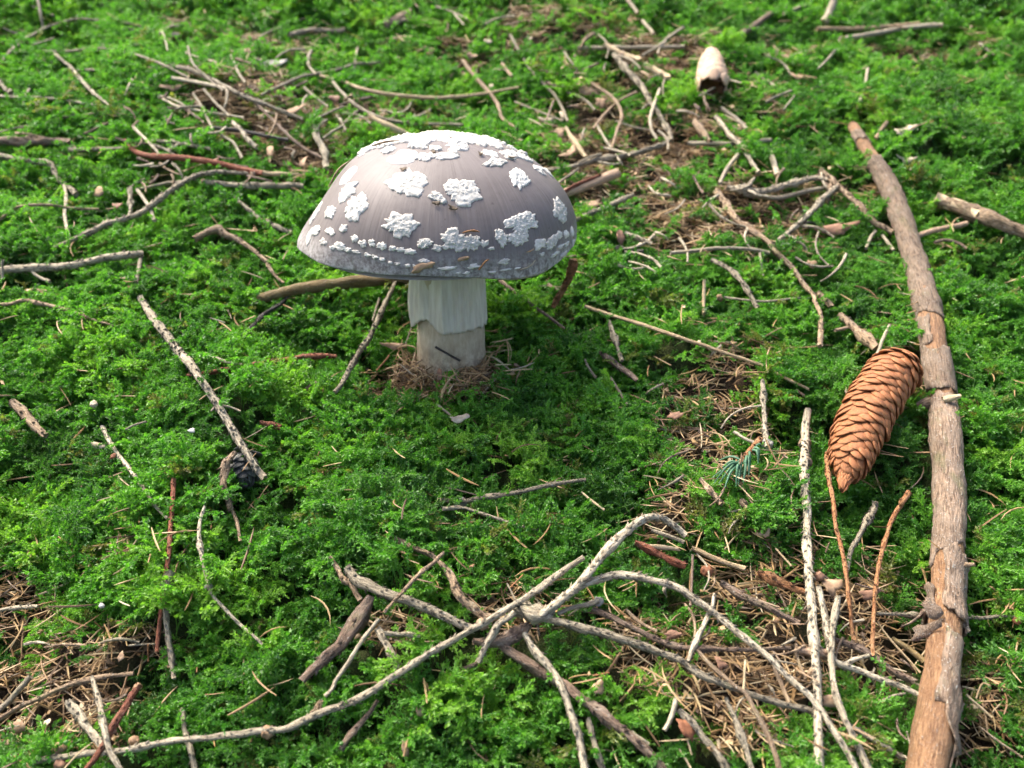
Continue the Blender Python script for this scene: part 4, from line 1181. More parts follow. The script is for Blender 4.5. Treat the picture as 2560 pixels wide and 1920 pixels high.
t('t','b',[26,36,34],6,"G 2075,335 2130,420 2162,480|H 60,490 130,600","brown-tan twig meeting the top of the thick barked stick"); t('b','b',[22,42,34],6,"H 235,1238 150,1350 80,1440 10,1535","brown barked twig under the very long pale twig"); t('t','b',40,7,"G 2022,1250 1985,1300 1955,1335")
t('g','s',14,4,"G 810,890 890,882 972,880"); t('o','s',12,[8,3],"G 930,885 932,985"); t('g','p',34,2,"G 1150,1290 1160,1420 1200,1560 1225,1680","mossy grey twig almost buried under the very long pale twig")
# --- the crossing downhill of the mushroom
t('g','p',[64,66,64,60,58],[10,13,12,12],"H 50,410 130,480 230,530 350,580 480,620 600,680 720,740 830,785","thick purplish grey pegged twig leading into the twig crossing")
t('t','b',[30,34,36,52,58,50],[6,8,10,11],"H 350,220 450,270 560,310 640,380 700,470 740,560 800,630 880,690 945,722","shaggy tan grey twig coming downhill into the twig crossing"); t('t','p',[22,28,28,22],[12,18,14],"H 650,308 560,390 470,470 400,550 350,600 280,680","thin tan twig crossing over the thick purplish grey twig")
o = t('g','b',[48,50,40],7,"H 240,790 290,880 330,960 372,1052","mossy grey forked twig under the thick barked stick"); t('g','b',26,8,"H 290,815 400,820 495,826",name='side_shoot',parent=o); t('p','p',[42,40,38,34],[14,12,9],"H 1095,690 1000,750 950,830 900,920 872,990","short curved pale twig hanging down from the twig crossing")
t('g','b',[60,100,120,110,60],[9,11,10],"H 1060,650 1130,670 1200,690 1270,705 1330,700","knotty brown hub where the crossing twigs meet",cat='knot',name='branch_knot')
t('b','b',[40,80,50],6,"H 850,860 950,872 1080,830 1180,760"); t('p','p',[56,58,56,56,50,40],[13,18,24,20,10],"H 1270,690 1400,590 1530,470 1620,360 1700,260 1790,180 1880,110 1960,85 2050,110 2165,195","thick pale twig from the crossing arching high and bending over")
t('p','p',[50,52,52,50,46,46,44,44,44,46,46],[11,15,17,16,12,11,10,9,8],"H 1280,705 1430,570 1560,500 1700,455 1830,455 1960,480 2080,510 2150,545|I 60,580 180,660 300,760 420,860 560,970 650,1060 740,1140 820,1210 900,1320 980,1440 1060,1570 1110,1690","longest arching pale twig, from the crossing far downhill to the right")
t('g','p',[46,52,52,50,46,42,44,44],[11,9,8,8,6],"H 1290,720 1450,760 1600,800 1750,840 1900,890 2050,950 2150,985|I 80,1040 180,1090 300,1135 450,1190 600,1240 750,1280 835,1302","long grey twig leaving the crossing level, half hidden further on"); o = t('g','s',[30,34,40],[10,9],"H 1370,690 1460,650 1560,630 1620,612","short grey twig with a furry end at the crossing"); bud('flake_grey','H',1625,612,70,None,parent=o,name='furry_end',lift=9)
t('p','p',[40,44,48,50,50],[9,9,9,9],"H 1160,820 1220,920 1300,1010 1370,1120 1410,1210 1450,1330 1490,1440 1520,1560 1545,1690","pale twig running from the crossing straight downhill"); t('b','b',[62,70,70,66,60],[6,6,6],"H 1030,900 1120,970 1230,1040 1350,1110 1450,1180 1560,1260 1680,1350 1800,1440 1900,1530 2020,1660","thick dark grey-brown twig under the pale downhill twig")
t('g','p',[30,36,36],[7,7],"H 1560,1350 1590,1470 1620,1580 1660,1690","short grey twig with broken top, in litter downhill of the crossing"); t('b','p',[36,40,40,40,34,28,28],6,"H 1590,660 1700,710 1820,770 1950,830 2060,880 2155,900|I 200,912 320,915 500,912 690,905","brown-grey twig lying under the arching twigs right of the crossing")
t('n','b',[50,58,50],7,"I 755,920 860,940 945,962"); o = t('r','b',[40,42,38],7,"H 1865,243 1980,300 2080,350 2165,385","red-brown twig with a cream peeled stripe right of the arching twig"); t('c','f',[30,42,30],8,"H 1935,262 2020,272 2115,282",name='peeled_stripe',parent=o)
t('s','f',[34,44,40],6,"I 90,285 260,360 390,400","cream to orange peeled twig, upper of two"); t('o','b',[34,44,48,40],6,"I 500,430 650,500 790,562","orange-tan barked twig left of the tallest pale twig"); o = t('b','p',[44,44,40],6,"I 260,500 400,580 520,640 640,700 745,748","red-brown pegged twig with a knobbed upper end"); bud('flake_red','I',170,420,84,None,parent=o,name='end_knob',lift=7)
t('g','s',30,6,"H 1960,165 2060,200 2160,240"); t('t','s',24,6,"H 1800,665 1880,740 1990,800"); t('p','s',34,7,"H 2112,1220 2080,1340 2040,1420"); t('b','s',30,5,"H 770,1040 860,1000"); t('g','s',24,5,"H 1830,1430 1940,1510")
t('p','p',[28,34,32],[10,10,7],"I 212,570 200,640 160,740 110,840 50,985","bluish white twig crossing beneath the longest arching twig")
# --- downhill right
t('p','p',[40,44,44,42,40,36],[9,9,9,8,7],"I 870,530 890,620 910,720 930,830 950,950 990,1000 1060,1030 1150,1060 1280,1110 1400,1150 1490,1195","pale pegged twig turning sharply right to the long branch"); t('p','p',[40,42,42,46,50,50],[11,11,9,8],"I 992,590 972,680 960,780 955,870 953,960 962,1060 972,1150 1000,1270 1050,1390 1110,1500 1195,1690","pale pegged twig curving downhill beside the tallest one")
o = t('g','p',[22,26,26,26,24],[5,5,4],"I 1240,690 1360,690 1480,700 1640,708 1800,710 1900,715 2050,705 2190,730","thin grey twig passing level beneath the long branch"); bud('flake_red','I',2120,735,60,None,parent=o,name='bud_tip',lift=6)
t('b','b',[36,42,40],5,"I 980,860 1110,900 1220,960 1320,1040 1470,1115","mossy brown twig leading to the long branch, downhill of the cone"); t('p','p',26,9,"I 1020,1012 1100,978 1185,952"); t('s','s',14,6,"I 1240,740 1320,850 1420,960 1510,1060"); t('l','s',[40,46],5,"I 1335,845 1440,918 1530,985","short olive tan stick touching the long branch",cat='stick',name='olive_stick')
o = t('t','s',[28,32,34,40,44],[8,9,8],"I 110,920 200,1020 280,1090 360,1160 410,1190 470,1300 540,1430 600,1580 630,1690","smooth tan forked twig in litter downhill of the crossing"); t('c','s',18,[9,12],"I 400,1172 405,1080 411,980",name='side_shoot',parent=o)
t('g','p',[28,36,36],[9,7],"I 290,1220 340,1340 380,1450 420,1560 460,1690","grey pegged twig with dark scars beside the smooth tan forked twig"); t('t','f',40,6,"I 600,1050 640,1140 680,1230"); t('t','s',24,7,"I 730,880 740,980 790,1100"); t('g','b',34,5,"I 1080,1400 1180,1460 1300,1540 1410,1595")
t('c','s',18,5,"I 1800,1200 1880,1270 1960,1340","thin cream twig in dark moss right of the long branch"); t('t','s',16,4,"I 1880,1400 2000,1490 2150,1590"); t('g','b',[40,46],6,"I 0,1300 80,1380 160,1480 240,1580 310,1690"); t('t','s',18,[6,9,6],"I 30,630 80,700 95,800 80,900"); t('b','s',18,6,"I 80,320 75,480 65,640")
t('c','f',20,6,"I 50,1490 70,1565"); t('c','f',34,6,"I 238,1488 252,1590"); t('c','f',20,6,"I 0,1550 65,1655"); t('s','s',14,6,"I 600,280 700,390"); t('s','s',14,[4,9],"I 500,870 545,790"); t('b','s',14,5,"I 1100,500 1240,540")
t('s','s',12,[5,11],"I 1860,1220 1900,1130 1950,1140"); t('s','s',10,5,"I 1960,1310 2010,1260"); t('t','s',12,[5,9],"I 915,300 940,240"); t('g','s',14,5,"H 1050,500 1100,600"); t('o','s',12,6,"H 1070,525 1150,445"); t('o','s',14,5,"H 1590,1080 1690,1060")

# --- the unsorted small stuff: short thin twig ends lying in the needle litter
rt = random.Random(21)
ZONES = [(620, 330, 300, 130, 38), (1000, 300, 220, 40, 6), (1560, 380, 230, 170, 24), (1830, 560, 260, 130, 24), (1650, 170, 200, 70, 6), (1330, 110, 330, 70, 9), (700, 120, 330, 50, 8), (2150, 140, 330, 40, 5),
         (1960, 1640, 330, 220, 18), (1760, 1120, 130, 250, 8), (150, 1720, 170, 140, 6), (1330, 1580, 160, 70, 4), (250, 420, 230, 180, 6)]
for (cx, cy_, rx, ry, cnt) in ZONES:
    for _ in range(cnt):
        x, y = cx + rt.uniform(-rx, rx), cy_ + rt.uniform(-ry, ry)
        if 740 < x < 1460 and 330 < y < 950: continue
        a = rt.uniform(0, math.pi); ln = rt.uniform(35, 120) * (0.75 if y < 500 else 1.1); bn = rt.uniform(-.18, .18)
        pts = [(x + math.cos(a) * ln * k - math.sin(a) * ln * bn * (1 - 4 * k * k), y + (math.sin(a) * ln * k * .7 + math.cos(a) * ln * bn * (1 - 4 * k * k) * .7)) for k in (-.5, -.17, .17, .5)]
        t(rt.choice('ggpptb'), rt.choice('spsb'), [rt.uniform(9, 17) * (1 if y < 700 else 1.25), rt.uniform(6, 11)], [rt.uniform(4, 8), rt.uniform(5, 10), rt.uniform(3, 8)], "A " + ' '.join(f"{px / CS:.1f},{py / CS:.1f}" for px, py in pts))

# ------------------------------------------------------------------ flakes, chips and buds on the ground
f = flake
f('bark_flake','flake_grey','A',1710,400,260,80,-.35,"mottled grey lichen bark plate uphill of the twig bundle",lift=6,thick=.002)
f('bud_scale','flake_tan','A',625,1205,70,70,.4,"curled tan bud scale in moss above the bent grey twig"); f('bark_flake','flake_pink','A',740,1290,64,50,0,"pinkish bark flake beside crossing pale twigs")
f('bark_flake','flake_pink','A',2105,620,80,50,0,"pinkish bark flake near the cream end of bowed stick"); f('bark_flake','flake_red','A',1070,245,50,24,0,"small red-brown bark flake beside a dark stick, top of slope")
f('bud_scale','flake_tan','A',115,320,54,40,.5,"tan bud scale under the long arching grey twig"); f('bark_flake','flake_tan','A',1080,550,150,40,0,"tan litter flake under the grey twig bundle"); f('bark_flake','flake_pink','A',1340,1010,90,36,.2,"orange-pink flake lying on the red-brown stick",lift=10)
G1 = "small litter flakes up the slope"
for (c, x, y, w, h, m) in [('B',680,470,80,40,'flake_tan'),('B',560,320,70,60,'flake_pink'),('B',1400,720,40,60,'flake_pale'),('B',1190,240,36,36,'flake_pale'),('B',930,260,50,26,'flake_pale'),('B',950,550,36,50,'flake_pale'),
     ('B',830,350,70,40,'flake_tan'),('B',1380,830,80,70,'flake_tan'),('B',1550,570,120,50,'flake_tan'),('B',1640,640,60,70,'flake_tan'),('B',1440,400,90,36,'flake_tan'),('C',640,340,140,50,'flake_tan'),('C',300,960,90,60,'flake_tan'),
     ('C',370,800,90,50,'flake_tan'),('C',560,350,60,50,'flake_pale'),('C',740,480,90,36,'flake_tan'),('B',1290,755,110,30,'flake_pale'),('A',1850,690,130,44,'flake_tan'),('A',1700,950,50,90,'flake_tan'),('A',1910,1010,40,110,'flake_tan'),('A',1520,330,120,40,'flake_tan')]:
    cw = dict(flake_tan='tan', flake_pink='pinkish', flake_pale='pale')[m]
    f('litter_flake', m, c, x, y, w, h, random.uniform(-.5, .5), f"{'upright' if h > w else 'flat'} small {cw} litter flake beside {beside(*parse(f'{c} {x},{y}')[0])}", G1)
f('dry_leaf','flake_tan','B',1450,950,120,64,.6,"pale crumpled leaf shred uphill right of the cap",tilt=.6); f('bark_flake','flake_pink','B',1762,1490,56,84,.2,"upright pink bark flake in moss right of the cap",lift=9,tilt=.7)
f('dry_leaf','flake_tan','B',1570,1280,130,56,.2,"tan leaf scrap just right of the cap's shoulder"); f('bark_plate','flake_pink','C',975,1440,225,76,.05,"broad pinkish brown bark plate left of the long branch",lift=7,thick=.0015)
f('dry_leaf','flake_pale','C',1400,825,120,50,.3,"curled pale yellow leaf right of the branch's upper end"); f('dry_leaf','flake_pale','C',1420,1000,100,50,-.3,"pale yellow leaf scrap touching the long branch's right side")
f('bark_flake','flake_pink','D',268,250,70,46,0,"pale pink flake below the stout blunt pale twig"); f('bark_flake','flake_tan','D',190,240,70,30,0,"tan flake beside the pale pink flake"); f('wood_chip','flake_white','D',1205,1120,44,36,.6,"tiny bluish white chip in open moss",lift=9)
f('dry_leaf','flake_pale','D',640,1215,120,36,.1,"curled pale leaf under the slim white-barked twig",lift=4); f('bud_scale','o','D',715,1280,40,34,.4,"orange bud scale against the slim white-barked twig") if False else f('bud_scale','flake_red','D',712,1282,40,34,.4,"orange bud scale against the slim white-barked twig",lift=9)
bud('flake_pale','D',590,958,44,"pale pinkish dry bud in open moss",lift=9); bud('flake_white','G',640,640,32,"tiny white round bud in open moss",lift=9); bud('bud','G',372,1540,84,"round tan bud beside the very long pale twig's litter end",lift=7); bud('bud','G',842,1488,62,"smaller round tan bud above the very long pale twig",lift=8); bud('flake_pink','G',380,1640,74,"pinkish round bud below the very long pale twig",lift=7)
f('seed_wing','flake_pale','E',750,1048,120,46,.35,"pale cream seed wing downhill of the mushroom stem",lift=9); f('bark_flake','flake_tan','E',330,590,120,40,0,"tan bark flake in shadow left of the stem"); f('bud_scale','flake_pale','E',600,660,26,30,0,"tiny pale bud scale against the stem base",lift=10)
f('seed_wing','flake_pink','E',627,770,34,70,.1,"small pinkish seed wing in needles at the stem foot",lift=8); f('dry_leaf','flake_pink','E',2110,1030,90,50,.2,"purplish pink leaf scrap in needle litter"); f('bark_flake','flake_tan','F',830,75,70,50,.2,"tan flake beside the long crooked tan twig"); f('seed_wing','flake_pale','F',1045,870,28,70,.1,"pale seed wing left of the fallen cone",lift=9)
f('dry_leaf','flake_red','I',40,1410,110,120,.5,"orange-brown leaf in litter downhill of the crossing",lift=9,tilt=.6); f('bark_plate','k','I',1535,805,200,80,.5,"loose rough bark plate hanging off the long branch's left side",lift=12,thick=.0014); f('bark_plate','k','I',1575,660,110,120,.1,"lichen-spotted bark scrap on the long branch",lift=17,thick=.0012)
f('dry_leaf','flake_tan','G',105,1400,90,90,.4,"tan crumpled leaf in the needle litter"); f('dry_leaf','flake_pale','G',300,1370,50,36,0,"pale leaf scrap in the needle litter"); f('bark_flake','flake_tan','G',760,960,46,50,0,"tan bud scale in a gap beside red-orange twig"); f('dry_leaf','flake_tan','G',60,1480,90,50,.9,"lower tan leaf scrap in the needle litter")
f('bark_flake','flake_tan','H',1620,1150,100,70,.9,"tan leaf scrap below the level grey twig"); f('bark_flake','flake_tan','H',410,1520,50,90,.1,"tan flake in mossy ground below the very long twig"); f('bark_flake','flake_tan','H',505,1300,50,70,.5,"pinkish tan flake just below the very long twig"); f('bark_flake','flake_pink','H',2090,820,120,50,.2,"purplish brown flake right of the crossing")
f('wood_chip','flake_tan','I',520,170,90,60,.2,"brown flake left of the tallest pale twig"); f('dry_leaf','flake_tan','I',960,520,110,80,.2,"tan scale at the foot of the orange-brown twig",lift=8); bud('flake_pink','I',875,455,60,"pink dry bud touching the tallest pale twig",lift=9); f('bark_flake','flake_pink','I',255,1000,60,70,.3,"pinkish flake under the smooth tan forked twig"); f('dry_leaf','flake_tan','I',940,1235,110,60,.2,"tan flake between two pale downhill twigs"); f('bark_flake','flake_tan','I',410,1000,30,140,0,"narrow cream chip standing in the litter") if False else None
f('bark_flake','flake_pink','I',1180,570,120,60,.2,"pinkish brown flake between the orange-brown twigs")

# ------------------------------------------------------------------ green needle sprig
P, D = trace(parse("F 500,1182 430,1262 368,1335"), [.015, .014, .013])
Cs = catmull(P, 16)
sp = empty("needle_sprig", Cs[0]); tag(sp, "orange spruce shoot with fresh green needles at its tip", "sprig")
tube("shoot", Cs, np.linspace(.0017, .0011, 16) * D.mean() / .40 * 0.95, 'o', sp, ns=8, pegs=.6, seed=4)
ends = [(205,1400),(215,1470),(240,1330),(262,1450),(285,1480),(300,1445),(335,1475),(372,1470),(395,1465),(415,1440),(432,1418),(450,1385),(470,1350),(488,1300),(495,1260),(350,1420),(230,1365),(405,1400)]
for i, (x, y) in enumerate(ends):
    k = 15 - int(10 * max(0, (x - 330)) / 170) if x > 330 else 15 - i % 4
    s0 = Cs[max(3, k)]
    rj = random.Random(i + 40)
    e, _ = on_ground(*parse(f"F {x + rj.uniform(-22, 22)},{y + rj.uniform(-22, 22)}")[0], 0.0105 + rj.uniform(-.003, .003))
    mid = (s0 + e) / 2 + NN * rj.uniform(.001, .005) + np.array([rj.uniform(-.001, .001), 0.001, 0])
    Cn = catmull(np.array([s0, mid, e]), 9)
    tube("needle", Cn, np.array([.5, .62, .65, .65, .62, .58, .5, .38, .12]) / 1000 * 1.0, 'needle_green', sp, ns=4, rough=.02, seed=i, keep=False)

# ------------------------------------------------------------------ bits lying on the cap
def on_cap(wx, wy):
    c, n, d = cap_hit(700 + wx / 2.765, 280 + wy / 2.765)
    return c + n * 0.0006, n, d
def cap_needle(x0, y0, x1, y1, w, mat, label, bow=0.0, name="dry_needle"):
    a, n0, d = on_cap(x0, y0); b_, n1, _ = on_cap(x1, y1); m, nm, _ = on_cap((x0 + x1) / 2, (y0 + y1) / 2 + bow)
    Cn = catmull(np.array([a + n0 * .0006, m + nm * .0016, b_ + n1 * .0006]), 10)
    r0 = w * .4 / 2.765 / FPX * d / 2
    tag(tube(name, Cn, r0 * np.array([.5, .8, 1, 1, 1, 1, 1, .9, .7, .3]), mat, None, ns=5, rough=.1, seed=int(x0), keep=False), label, "needle")
for (x, y, w, h, rt, m, lb, nm) in [(990, 1068, 190, 52, .3, 'flake_tan', "tan bark scale stuck on the cap's lower edge", 'bark_flake'), (1255, 1015, 90, 22, .2, 'flake_tan', "thin brown scrap on the cap above its margin", 'bark_flake'),
        (858, 405, 44, 30, 0, 'dirt', "dark crumb at the top of an upper wart patch", 'soil_crumb'), (1190, 672, 60, 34, -.3, 'dirt', "dark crumbs below the widest wart patch", 'soil_crumb'), (1080, 640, 60, 30, .1, 'dirt', "dark crumb under the wart patch's tail", 'soil_crumb'),
        (1062, 285, 30, 44, .3, 'dirt', "brown crumb on the crown crust", 'soil_crumb'), (1385, 300, 32, 44, 0, 'dirt', "brown crumb at the crust's right side", 'soil_crumb'), (1195, 128, 60, 26, 0, 'dirt', "dark crumb on top of the crown", 'soil_crumb'), (1590, 325, 64, 22, .4, 'dirt', "dark thin scrap beside the crust's right edge", 'soil_crumb')]:
    c, n, d = on_cap(x, y)
    flake(nm, m, 'A', 0, 0, w * 2.514 / 2.765, h * 2.514 / 2.765, rt, lb, pos=c + n * .0005, nrm=n, dep=d, thick=.0006)
cap_needle(1258, 838, 1372, 832, 14, 'o', "orange needle lying on a wart patch near the cap margin", -6)
cap_needle(1368, 1085, 1440, 1015, 14, 'o', "curved orange needle on the cap's margin", -18); cap_needle(1650, 1085, 1755, 1020, 12, 'p', "pale thread-like needle on the cap's right margin", 10); cap_needle(1690, 970, 1745, 945, 10, 't', "tiny tan needle on the cap's right side", 0)
cap_needle(640, 250, 820, 168, 14, 'b', "thin brown stalk lying along the crown's left outline", -14); cap_needle(350, 530, 500, 345, 14, 't', "thin tan stalk along the cap's left outline", -12)
# dark needle resting on the stem
P = [np.array([0.0006 + a, -0.0200 - c_, z]) for a, c_, z in ((-.0075, -.0015, .0150), (-.002, .0006, .0125), (.0050, .0010, .0085))]
tag(tube("dry_needle", catmull(np.array(P), 10), np.full(10, .0006), 'd', None, ns=5, seed=2, keep=False), "dark needle leaning against the mushroom stem", "needle")
# ------------------------------------------------------------------ moss and needle litter (instanced shoots on scattered points)
def leafy_shoot(seed):
    r = np.random.default_rng(seed)
    V, F = [], []
    def stem(P, rad):
        for i in range(len(P) - 1):
            b0 = len(V)
            for p in (P[i], P[i + 1]):
                for j in range(3):
                    a = j * 2.094
                    V.append(p + np.array([math.cos(a), math.sin(a), 0]) * rad)
            for j in range(3):
                k = (j + 1) % 3
                F.append((b0 + j, b0 + k, b0 + 3 + k, b0 + 3 + j))
    def leaves(P, spacing, ln, start=0.0):
        seg = np.linalg.norm(np.diff(P, axis=0), axis=1); cum = np.concatenate([[0], np.cumsum(seg)])
        s = cum[-1] * start; i = 0
        while s < cum[-1]:
            k = min(np.searchsorted(cum, s, 'right') - 1, len(seg) - 1)
            f = (s - cum[k]) / seg[k]
            p = P[k] * (1 - f) + P[k + 1] * f
            T = (P[k + 1] - P[k]) / seg[k]
            ref = np.array([0, 0, 1.0]) if abs(T[2]) < 0.9 else np.array([1.0, 0, 0])
            a1 = np.cross(T, ref); a1 /= np.linalg.norm(a1); a2 = np.cross(T, a1)
            an = i * 2.3 + r.normal(0, 0.3)
            out = math.cos(an) * a1 + math.sin(an) * a2
            op = r.uniform(0.55, 1.05)
            d = T * math.cos(op) + out * math.sin(op)
            sd_ = np.cross(d, out); sd_ /= np.linalg.norm(sd_) + 1e-9
            nn = np.cross(sd_, d)
            l = ln * r.uniform(0.75, 1.2) * (0.75 + 0.25 * (s / cum[-1]))
            w = l * r.uniform(0.30, 0.42)
            b0 = len(V)
            V.extend([p, p + d * l * 0.5 + sd_ * w + nn * w * 0.45, p + d * l * 0.52, p + d * l * 0.5 - sd_ * w + nn * w * 0.45, p + d * l + nn * (-0.15 * l)])
            F.extend([(b0, b0 + 1, b0 + 4, b0 + 2), (b0, b0 + 2, b0 + 4, b0 + 3)])
            s += spacing * r.uniform(0.8, 1.2); i += 1
    Lm = r.uniform(0.012, 0.018)
    tt = np.linspace(0, 1, 9)
    lean = r.uniform(0.35, 0.75); droop = r.uniform(0.30, 0.75)
    side = r.normal(0, 0.12)
    P = np.stack([Lm * lean * tt ** 1.5, Lm * side * tt ** 2, Lm * (tt * 0.92 - droop * 0.5 * tt ** 2.6)], -1)
    stem(P, 0.00022)
    leaves(P, 0.00044, 0.0018, 0.36)
    for q_ in range(r.integers(3, 6)):
        k = r.integers(3, 8)
        T = P[k] - P[k - 1]; T /= np.linalg.norm(T)
        sgn = 1 if q_ % 2 else -1
        L2 = r.uniform(0.0035, 0.0065)
        d = T * 0.7 + np.array([0, sgn * 0.8, 0.1]); d /= np.linalg.norm(d)
        t2 = np.linspace(0, 1, 5)[:, None]
        Q = P[k] + d * L2 * t2 + np.array([0, 0, -1]) * L2 * 0.35 * t2 ** 2
        stem(Q, 0.00016)
        leaves(Q, 0.00048, 0.00145, 0.1)
    return np.array(V), F

mm, nt, b = mat_new("moss_leaf")
tint = N(nt, "ShaderNodeAttribute", attribute_name="tint", attribute_type='INSTANCER').outputs["Fac"]
lf = N(nt, "ShaderNodeAttribute", attribute_name="lf").outputs["Fac"]
c1 = ramp(nt, tint, [(0.0, (0.15, 0.105, 0.040)), (0.05, (0.13, 0.105, 0.035)), (0.08, (0.014, 0.080, 0.016)), (0.4, (0.042, 0.172, 0.020)), (0.72, (0.095, 0.272, 0.027)), (1.0, (0.180, 0.340, 0.036))])
c2 = mixc(nt, 0.5, c1, (0.17, 0.345, 0.045))
colm = mixc(nt, lf, c1, c2)
nt.nodes.remove(b)
df = N(nt, "ShaderNodeBsdfPrincipled")
df.inputs["Roughness"].default_value = 0.42
df.inputs["Specular IOR Level"].default_value = 0.45
nt.links.new(colm, df.inputs["Base Color"])
tr = N(nt, "ShaderNodeBsdfTranslucent")
nt.links.new(mixc(nt, 1.0, colm, (1.35, 1.6, 0.7), 'MULTIPLY'), tr.inputs["Color"])
mxs = N(nt, "ShaderNodeMixShader"); mxs.inputs[0].default_value = 0.44
nt.links.new(df.outputs[0], mxs.inputs[1]); nt.links.new(tr.outputs[0], mxs.inputs[2])
nt.links.new(mxs.outputs[0], nt.nodes["Material Output"].inputs["Surface"])

nm_, nt, b = mat_new("dry_needle")
tint = N(nt, "ShaderNodeAttribute", attribute_name="tint", attribute_type='INSTANCER').outputs["Fac"]
nt.links.new(ramp(nt, tint, [(0.0, (0.05, 0.032, 0.016)), (0.3, (0.16, 0.088, 0.036)), (0.6, (0.33, 0.205, 0.085)), (0.85, (0.44, 0.33, 0.17)), (1.0, (0.38, 0.33, 0.23))]), b.inputs["Base Color"])
b.inputs["Roughness"].default_value = 0.55

def proto_collection(cname, items, mat):
    c = bpy.data.collections.new(cname)
    for i, (V, F, lfv) in enumerate(items):
        me = bpy.data.meshes.new(f"{cname}_{i:02d}")
        me.from_pydata(np.asarray(V).tolist(), [], F)
        if lfv is not None:
            a = me.attributes.new("lf", 'FLOAT', 'POINT'); a.data.foreach_set("value", np.asarray(lfv, np.float32))
        me.materials.append(mat); me.update()
        c.objects.link(bpy.data.objects.new(f"{cname}_{i:02d}", me))
    return c

def scatter(name, pts, rot, scl, idx, tint, coll, label):
    me = bpy.data.meshes.new(name)
    me.vertices.add(len(pts))
    me.vertices.foreach_set("co", np.asarray(pts, np.float32).ravel())
    for nme, typ, d in (("rot", 'FLOAT_VECTOR', rot), ("scl", 'FLOAT', scl), ("idx", 'INT', idx), ("tint", 'FLOAT', tint)):
        a = me.attributes.new(nme, typ, 'POINT')
        a.data.foreach_set("vector" if typ == 'FLOAT_VECTOR' else "value", np.asarray(d, np.int32 if typ == 'INT' else np.float32).ravel())
    me.update()
    ob = bpy.data.objects.new(name, me)
    COL.objects.link(ob)
    ng = bpy.data.node_groups.new(name + "_scatter", 'GeometryNodeTree')
    ng.interface.new_socket("Geometry", in_out='INPUT', socket_type='NodeSocketGeometry')
    ng.interface.new_socket("Geometry", in_out='OUTPUT', socket_type='NodeSocketGeometry')
    gi, go = ng.nodes.new("NodeGroupInput"), ng.nodes.new("NodeGroupOutput")
    ip = ng.nodes.new("GeometryNodeInstanceOnPoints")
    ci = ng.nodes.new("GeometryNodeCollectionInfo")
    ci.inputs["Collection"].default_value = coll
    ci.inputs["Separate Children"].default_value = True
    ci.inputs["Reset Children"].default_value = True
    def na(n, t):
        x = ng.nodes.new("GeometryNodeInputNamedAttribute"); x.data_type = t; x.inputs["Name"].default_value = n
        return x.outputs["Attribute"]
    er = ng.nodes.new("FunctionNodeEulerToRotation")
    L = ng.links
    L.new(gi.outputs[0], ip.inputs["Points"]); L.new(ci.outputs[0], ip.inputs["Instance"])
    ip.inputs["Pick Instance"].default_value = True
    L.new(na("idx", 'INT'), ip.inputs["Instance Index"])
    L.new(na("rot", 'FLOAT_VECTOR'), er.inputs[0]); L.new(er.outputs[0], ip.inputs["Rotation"])
    L.new(na("scl", 'FLOAT'), ip.inputs["Scale"])
    L.new(ip.outputs[0], go.inputs[0])
    ob.modifiers.new("scatter", 'NODES').node_group = ng
    tag(ob, label, None, None, "stuff")
    return ob

NV = 14
items = []
for i in range(NV):                      # a tuft of four shoots, each a little different in colour
    rr2 = np.random.default_rng(i)
    VV_, FF_, LL_ = [], [], []
    for s_ in range(4):
        Vs, Fs = leafy_shoot(50 + i * 4 + s_)
        th_ = rr2.normal(0, 0.8) + s_ * 0.3
        cc_, sn_ = math.cos(th_), math.sin(th_)
        Vs = Vs @ np.array([[cc_, sn_, 0], [-sn_, cc_, 0], [0, 0, 1.0]])
        Vs = Vs + np.array([rr2.normal(0, 0.0024), rr2.normal(0, 0.0024), rr2.normal(0, 0.0014)])
        o_ = sum(len(x) for x in VV_)
        FF_ += [tuple(k_ + o_ for k_ in f_) for f_ in Fs]
        VV_.append(Vs)
        base_ = rr2.uniform(0, 1)
        LL_.append(np.clip(0.6 * base_ + 0.55 * np.repeat(rr2.uniform(0, 1, len(Vs) // 5 + 1), 5)[:len(Vs)], 0, 1))
    items.append((np.vstack(VV_), FF_, np.concatenate(LL_)))
moss_coll = proto_collection("moss_shoot", items, mm)

# scattered points: denser near the camera
r = np.random.default_rng(99)
def area(n, u0, u1, v0, v1):
    return r.uniform(u0, u1, n), r.uniform(v0, v1, n)
zones = [(-0.30, 0.36, -0.26, 0.12, 230000), (-0.52, 0.58, 0.12, 0.45, 150000), (-0.72, 0.80, 0.45, 0.95, 95000), (-0.60, -0.30, -0.26, 0.12, 50000), (0.36, 0.66, -0.26, 0.12, 50000),
         (-1.3, -0.60, -0.45, 0.45, 32000), (0.66, 1.3, -0.45, 0.45, 32000), (-1.3, -0.72, 0.45, 0.95, 32000), (0.80, 1.3, 0.45, 0.95, 32000), (-1.3, 1.3, 0.95, 1.7, 32000), (-0.6, 0.66, -0.45, -0.26, 32000)]
uu, vv, ss = [], [], []
for u0, u1, v0, v1, dens in zones:
    n = int((u1 - u0) * (v1 - v0) * dens * 0.27)
    a, b_ = area(n, u0, u1, v0, v1)
    uu.append(a); vv.append(b_); ss.append(np.full(n, 1.0 if dens > 200000 else (1.22 if dens > 120000 else 1.5 if dens > 40000 else 1.9)))
uu, vv, ss = np.concatenate(uu), np.concatenate(vv), np.concatenate(ss)
kd = KDTree(len(TWIG_SAMPLES))
for i, s in enumerate(TWIG_SAMPLES):
    kd.insert((s[0], s[1], 0), i)
kd.balance()
P = to_world(uu, vv, np.zeros_like(uu))
bare, px_, py_ = bare_amount(P, uu, vv)
keepm = r.uniform(0, 1, len(uu)) > np.clip(bare * 1.05, 0, 0.96)
keepm &= (w_hole(uu, vv) < 0.85) | (r.uniform(0, 1, len(uu)) < 0.25)
